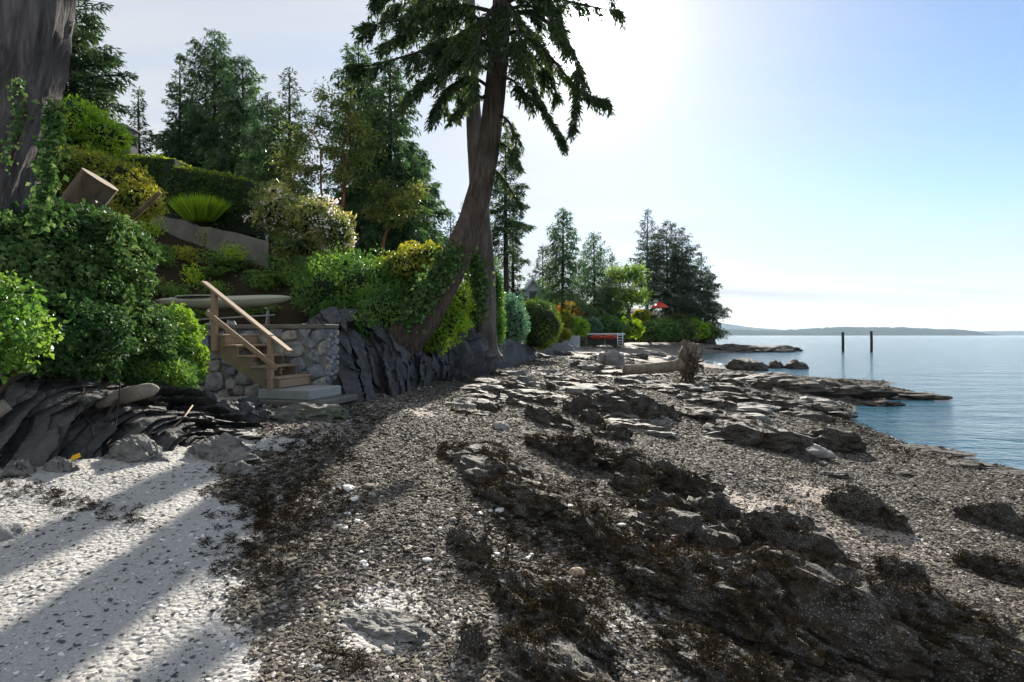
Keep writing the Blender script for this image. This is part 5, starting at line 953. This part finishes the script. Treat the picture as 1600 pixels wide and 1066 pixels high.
# ------------------------------------------------------------------ driftwood, pilings, far shore
M_DRIFT = barkmat('bleached_driftwood', (.15, .12, .085), (.28, .24, .18), 6, .3, .03); M_ROOT = barkmat('dry_root', (.07, .05, .038), (.24, .19, .15), 9, .4, .03)
dw = empty('driftwood_log', hit(1040, 597), 'bleached driftwood log with a big root wad at its end', 'log'); d0 = np.array(dw.location); Yd = d0[1]
def D_(px, py, dy=0): return P(px, py, Yd+dy)-d0
V, Q = tube(spline([D_(974, 578), D_(1010, 576, .1), D_(1045, 573, .2), D_(1066, 569, .3)], 20), np.interp(np.linspace(0, 1, 20), [0, .1, .8, 1], [.15, .175, .20, .30]), 20, True, bark_disp(44, 5, .04)); mk('log', V, fixq(V, Q), M_DRIFT, dw, True)
rg = np.random.default_rng(47); c = D_(1070, 569, .3); parts = []
for i in range(150):
    a_ = rg.random()*6.283; rr_ = rg.uniform(.35, 1.0); ax_ = np.array([.35+.3*rg.normal(), 0, 0]); e_ = c+np.array([ax_[0]*.5, math.cos(a_)*rr_*.9, math.sin(a_)*rr_*(1.0 if math.sin(a_) > 0 else .75)]); mid = c*.5+e_*.5+rg.normal(size=3)*.09+np.array([.1, 0, 0]); parts.append(tube(spline([c+rg.normal(size=3)*.08, mid, e_, e_+rg.normal(size=3)*.1], 8), np.linspace(rg.uniform(.03, .075), .008, 8), 5, False))
link('root_wad', mesh_np('root_wad', *join(parts), None, True), M_ROOT, dw)
V, T = rock_verts(871, 3, .25, .5, .55, rough=.4); mk('root_mass', V+c+np.array([.1, 0, -.05]), [tuple(q) for q in T.tolist()], M_ROOT, dw, True)
M_PILE = plain('wet_piling_wood', (.035, .03, .027), .7, .3, .4, 4)
for px, pt, lab in [(1317, 519, 'left one of two dark wooden pilings in the water'), (1361.5, 517.5, 'right one of two dark wooden pilings in the water')]:
    c = P(px, 550, 89); h_ = (550-pt)/F*89; V, Q = tube(np.array([[0, 0, -1.5], [.01, 0, 0], [.03, 0, h_*.5], [-.03, 0, h_-.02], [-.03, 0, h_]]), [.21, .2, .19, .2, .15], 12); tag(mk('piling', V, fixq(V, Q), M_PILE, None, True, None, (c[0], 89, 0)), lab, 'piling', 'pilings in the water')
tag(mktube('driftwood_log', [hit(878, 548)+ZU*.1, hit(903, 547)+ZU*.12], .3, 12, plain('white_log', (.5, .49, .46), .7)), 'pale log lying at the foot of the far grey wall', 'log')
M_WHITE = plain('white_paint', (.74, .75, .76), .6, .3, .05); M_GLASS = plain('dark_window_glass', (.02, .025, .03), .1, .6, .1); M_ROOF = plain('grey_roof_shingle', (.10, .10, .105), .85, .2, .3, 6); M_SIDE = plain('pale_grey_siding', (.42, .45, .48), .7, .3, .08); M_RED = plain('red_plastic', (.55, .05, .02), .4, .4, .1)
# grey board wall and kayak rack on the far beach
Yw = 57.0; wa = empty('board_wall', P(892, 545, Yw), 'grey board wall on the far beach under the yellow shrubs', 'wall'); wl0 = np.array(wa.location)
for i in range(9): box('board', P(880+i*3.1, 535, Yw)-wl0+ZU*.0, np.array([.094, 0, 0]), np.array([0, .06, 0]), ZU*.66, M_SIDE, wa, .01)
Yk = 62.0; kr_ = empty('kayak_rack', P(945, 538, Yk), 'timber rack with a long top beam on the far beach', 'rack'); k0 = np.array(kr_.location)
box('beam', P(945, 522, Yk)-k0, np.array([2.2, 0, 0]), np.array([0, .12, 0]), ZU*.07, M_WHITE, kr_, .02)
for px in (916, 945, 973): box('post', P(px, 531, Yk)-k0, np.array([.07, 0, 0]), np.array([0, .07, 0]), ZU*.62, M_WOODD, kr_, .01)
box('back_boards', P(945, 532, Yk+.4)-k0, np.array([2.1, 0, 0]), np.array([0, .05, 0]), ZU*.5, plain('dark_boards', (.06, .055, .05), .8), kr_, .01)
for px, lab in ((933, 'left one of two red kayaks on the far rack'), (954, 'right one of two red kayaks on the far rack')):
    V, Q = tube(np.array([[u_, 0, .05*u_*u_] for u_ in np.linspace(-.85, .85, 15)]), .02+.2*(1-np.abs(np.linspace(-1, 1, 15))**2.2), 10); c = P(px, 527, Yk-.3); k2 = empty('kayak', c, lab, 'kayak', 'red kayaks'); mk('hull', V, fixq(V, Q), M_RED, k2, True); V, Q = tube(np.array([[-.25, -.17, .05], [.25, -.17, .05]]), .05, 8); mk('cockpit', V, fixq(V, Q), M_DARK, k2, True)
ld = empty('ladder', P(969, 538, 61), 'small white ladder at the end of the far rack', 'ladder'); l0 = np.array(ld.location)
for px in (965, 973): mktube('side_rail', [P(px, 540, 61)-l0, P(px, 520, 61)-l0], .05, 6, M_WHITE, ld)
for py in (524, 528, 532, 536): mktube('rung', [P(965, py, 61)-l0, P(973, py, 61)-l0], .035, 6, M_WHITE, ld)
# white house behind the cedar
Yh = 72; hs = empty('white_house', P(855, 490, Yh), 'white gabled house half hidden behind the cedar', 'house'); h0 = np.array(hs.location)
def H_(px, py, dy=0): return P(px, py, Yh)-h0+np.array([0, dy, 0])
def prism(name, px0, px1, pyb, pyt, pyr, y0, y1, mw, mr):
    a, b_ = H_(px0, pyb, y0), H_(px1, pyb, y0); zt, zr = H_(px0, pyt)[2], H_(px0, pyr)[2]; zb = a[2]-3; xm = (a[0]+b_[0])/2; e_ = .35
    V = []
    for yy in (y0, y1): V += [(a[0], yy, zb), (b_[0], yy, zb), (b_[0], yy, zt), (xm, yy, zr), (a[0], yy, zt)]
    mk('wall', np.array(V), [(0, 1, 2, 3, 4), (9, 8, 7, 6, 5), (0, 5, 6, 1), (1, 6, 7, 2), (4, 9, 5, 0)], mw, hs)
    for sg, xe in ((-1, a[0]-e_), (1, b_[0]+e_)):
        Vr = np.array([(xm, y0-.4, zr+.1), (xe, y0-.4, zt-.12), (xe, y1+.3, zt-.12), (xm, y1+.3, zr+.1)]); mk('roof', np.vstack([Vr, Vr+[0, 0, .16]]), [(0, 1, 2, 3), (4, 7, 6, 5), (0, 4, 5, 1), (1, 5, 6, 2), (2, 6, 7, 3), (3, 7, 4, 0)], mr, hs)
        d_ = np.array([xe-xm, 0, zt-.12-zr-.1])/2; box('bargeboard', np.array([(xm+xe)/2, y0-.44, (zr+zt)/2-.03]), d_, np.array([0, .035, 0]), nrm(np.cross(d_, [0, 1, 0]))*.14, M_WHITE, hs, .005)
prism('gable', 818, 848, 478, 457, 436, 0, 8, M_SIDE, M_ROOF)
box('wall', H_(875, 475, 3.5), np.array([2.6, 0, 0]), np.array([0, 1.6, 0]), ZU*1.9, M_SIDE, hs, .01)
box('window', H_(833, 462, -.03), np.array([.5, 0, 0]), np.array([0, .04, 0]), ZU*.6, M_GLASS, hs, .005)
for px in (874, 881, 888, 894): box('window', H_(px, 468, 1.86), np.array([.22, 0, 0]), np.array([0, .03, 0]), ZU*.75, M_GLASS, hs, .005)
box('porch_roof', H_(882, 457.5, .6), np.array([1.6, 0, 0]), np.array([0, 1.3, 0]), ZU*.14, M_WHITE, hs, .02)
for px in (869, 884, 892): box('porch_post', H_(px, 468, -.5), np.array([.07, 0, 0]), np.array([0, .07, 0]), ZU*.85, M_WHITE, hs, .01)
ch = empty('chimney', P(195, 270, 30), 'stone chimney of a house showing above the golden bush', 'chimney'); c0 = np.array(ch.location)
box('mortar', P(195, 232, 30)-c0, np.array([.42, 0, 0]), np.array([0, .45, 0]), ZU*1.05, M_MORTAR, ch, .02); box('cap', P(195, 202, 30)-c0, np.array([.5, 0, 0]), np.array([0, .52, 0]), ZU*.06, M_CONC, ch, .02); mktube('flue', [P(191, 202, 30)-c0, P(191, 193, 30)-c0], .13, 10, M_CONC, ch)
rg = np.random.default_rng(6)
wall_stones(P(195, 268, 30)*[1, 1, 0]+np.array([-.42, -.45, 0])-c0*[1, 1, 1]+ZU*P(195, 264, 30)[2], np.array([1.0, 0, 0]), .84, .05, 1.95, np.array([0, -1.0, 0]), ch, lambda o: o, (.16, .3))
pr = empty('garden_parasol', P(1030, 502, 94), 'red garden parasol under the firs on the point', 'parasol'); p0 = np.array(pr.location); Yp_ = p0[1]; c = P(1031, 474, Yp_)-p0
V, Q = tube(np.array([c-ZU*.75, c-ZU*.4, c+ZU*.25]), [1.55, 1.2, .05], 8, True); mk('canopy', V, fixq(V, Q), M_RED, pr); mktube('pole', [np.array([c[0], 0, 0]), c], .05, 6, M_WHITE, pr)
# shrubs of the far gardens
FAR = [('leafy_shrub', 'rusty orange bush below the porch of the house', 893, 482, 66, 18, 9, M_ORNG), ('leafy_shrub', 'yellow shrub left of the rusty bush', 884, 500, 60, 12, 16, M_YEL), ('leafy_shrub', 'second rusty orange bush further right', 928, 490, 74, 16, 9, M_ORNG), ('leafy_shrub', 'pale flowering shrub above the board wall', 902, 510, 60, 16, 14, M_LIME), ('leafy_shrub', 'bluish shrub behind the far kayak rack', 920, 508, 68, 18, 13, M_BLUE), ('leafy_shrub', 'dark green shrub over the far kayak rack', 950, 508, 70, 24, 13, M_GRN), ('leafy_shrub', 'grey-green shrub under the maple', 968, 494, 80, 14, 10, M_BLUE), ('leafy_shrub', 'yellowish shrub right of the ladder', 985, 512, 76, 18, 14, M_LIME), ('leafy_shrub', 'dense green shrub at the foot of the tall bare-stemmed fir', 1012, 514, 88, 22, 15, M_GRN), ('leafy_shrub', 'fresh green shrub in the middle of the point', 1040, 514, 92, 22, 15, M_GRN), ('leafy_shrub', 'darker shrub right of the middle of the point', 1066, 514, 95, 20, 15, M_HEDGE), ('leafy_shrub', 'sunlit shrub near the end of the point', 1088, 514, 98, 18, 14, M_LIME), ('leafy_shrub', 'last shrub at the end of the point', 1108, 518, 100, 14, 11, M_HEDGE), ('leafy_shrub', 'hedge-like bush in front of the gable', 834, 488, 58, 20, 11, M_HEDGE), ('leafy_shrub', 'dark bush behind the round clipped bush', 860, 494, 55, 13, 11, M_HEDGE), ('leafy_shrub', 'low bright shrub against the board wall', 882, 522, 57, 9, 7, M_YEL), ('leafy_shrub', 'dark shrubbery under the pointed cedar', 940, 482, 78, 20, 12, M_HEDGE), ('leafy_shrub', 'pale shrub beside the leaning maple stem', 1002, 492, 84, 12, 8, M_YEL), ('leafy_shrub', 'dark bush between trunks on the point', 1066, 499, 100, 20, 7, M_HEDGE)]
for i, (nm, lab, px, py, Y, rx, ry, mt) in enumerate(FAR):
    c = P(px, py, Y); r1, r2 = rx/F*Y, ry/F*Y; shrub(nm, lab, 'shrub', [(c[0], c[1], c[2], r1, r1*.8, r2), (c[0]-r1*.5, c[1]-.3, c[2]-r2*.35, r1*.6, r1*.5, r2*.75), (c[0]+r1*.5, c[1], c[2]-r2*.3, r1*.6, r1*.5, r2*.75)], 2600, .05*Y/14, mt, 900+i, 'shrubs of the far gardens', lump=.3, base=np.array([c[0], c[1], c[2]-r2]))
hedge('box_hedge', 'long clipped hedge on the lawn below the house porch', P(890, 487, 68), P(922, 488, 68), .9, 1.2, 2500, 960, L=.22)
# small bright leaves
tag(mk('fallen_leaf', np.array([hit(115, 730)+np.array(q) for q in [(-.05, 0, .05), (0, -.05, .06), (.07, 0, .09), (.02, .05, .12), (-.03, .03, .1)]]), [(0, 1, 2, 3, 4)], plain('yellow_leaf', (.75, .38, .02), .6)), 'orange-yellow leaf at the foot of the slate outcrop', 'leaf')
# ------------------------------------------------------------------ sea haze
hzm = bpy.data.materials.new('sea_haze'); hzm.use_nodes = True; t = hzm.node_tree; t.nodes.clear(); oo = t.nodes.new('ShaderNodeOutputMaterial'); pv_ = t.nodes.new('ShaderNodeVolumePrincipled'); pv_.inputs['Color'].default_value = (.62, .80, 1.0, 1); pv_.inputs['Density'].default_value = .000045; pv_.inputs['Anisotropy'].default_value = .3; t.links.new(pv_.outputs[0], oo.inputs['Volume'])
hb = link('haze', mesh_np('haze', [(x_, y_, z_) for z_ in (-6, 240) for x_, y_ in ((-12000, -300), (16000, -300), (16000, 16500), (-12000, 16500))], [(0, 3, 2, 1), (4, 5, 6, 7), (0, 1, 5, 4), (1, 2, 6, 5), (2, 3, 7, 6), (3, 0, 4, 7)]), hzm); tag(hb, 'thin pale sea haze', None, None, 'stuff')
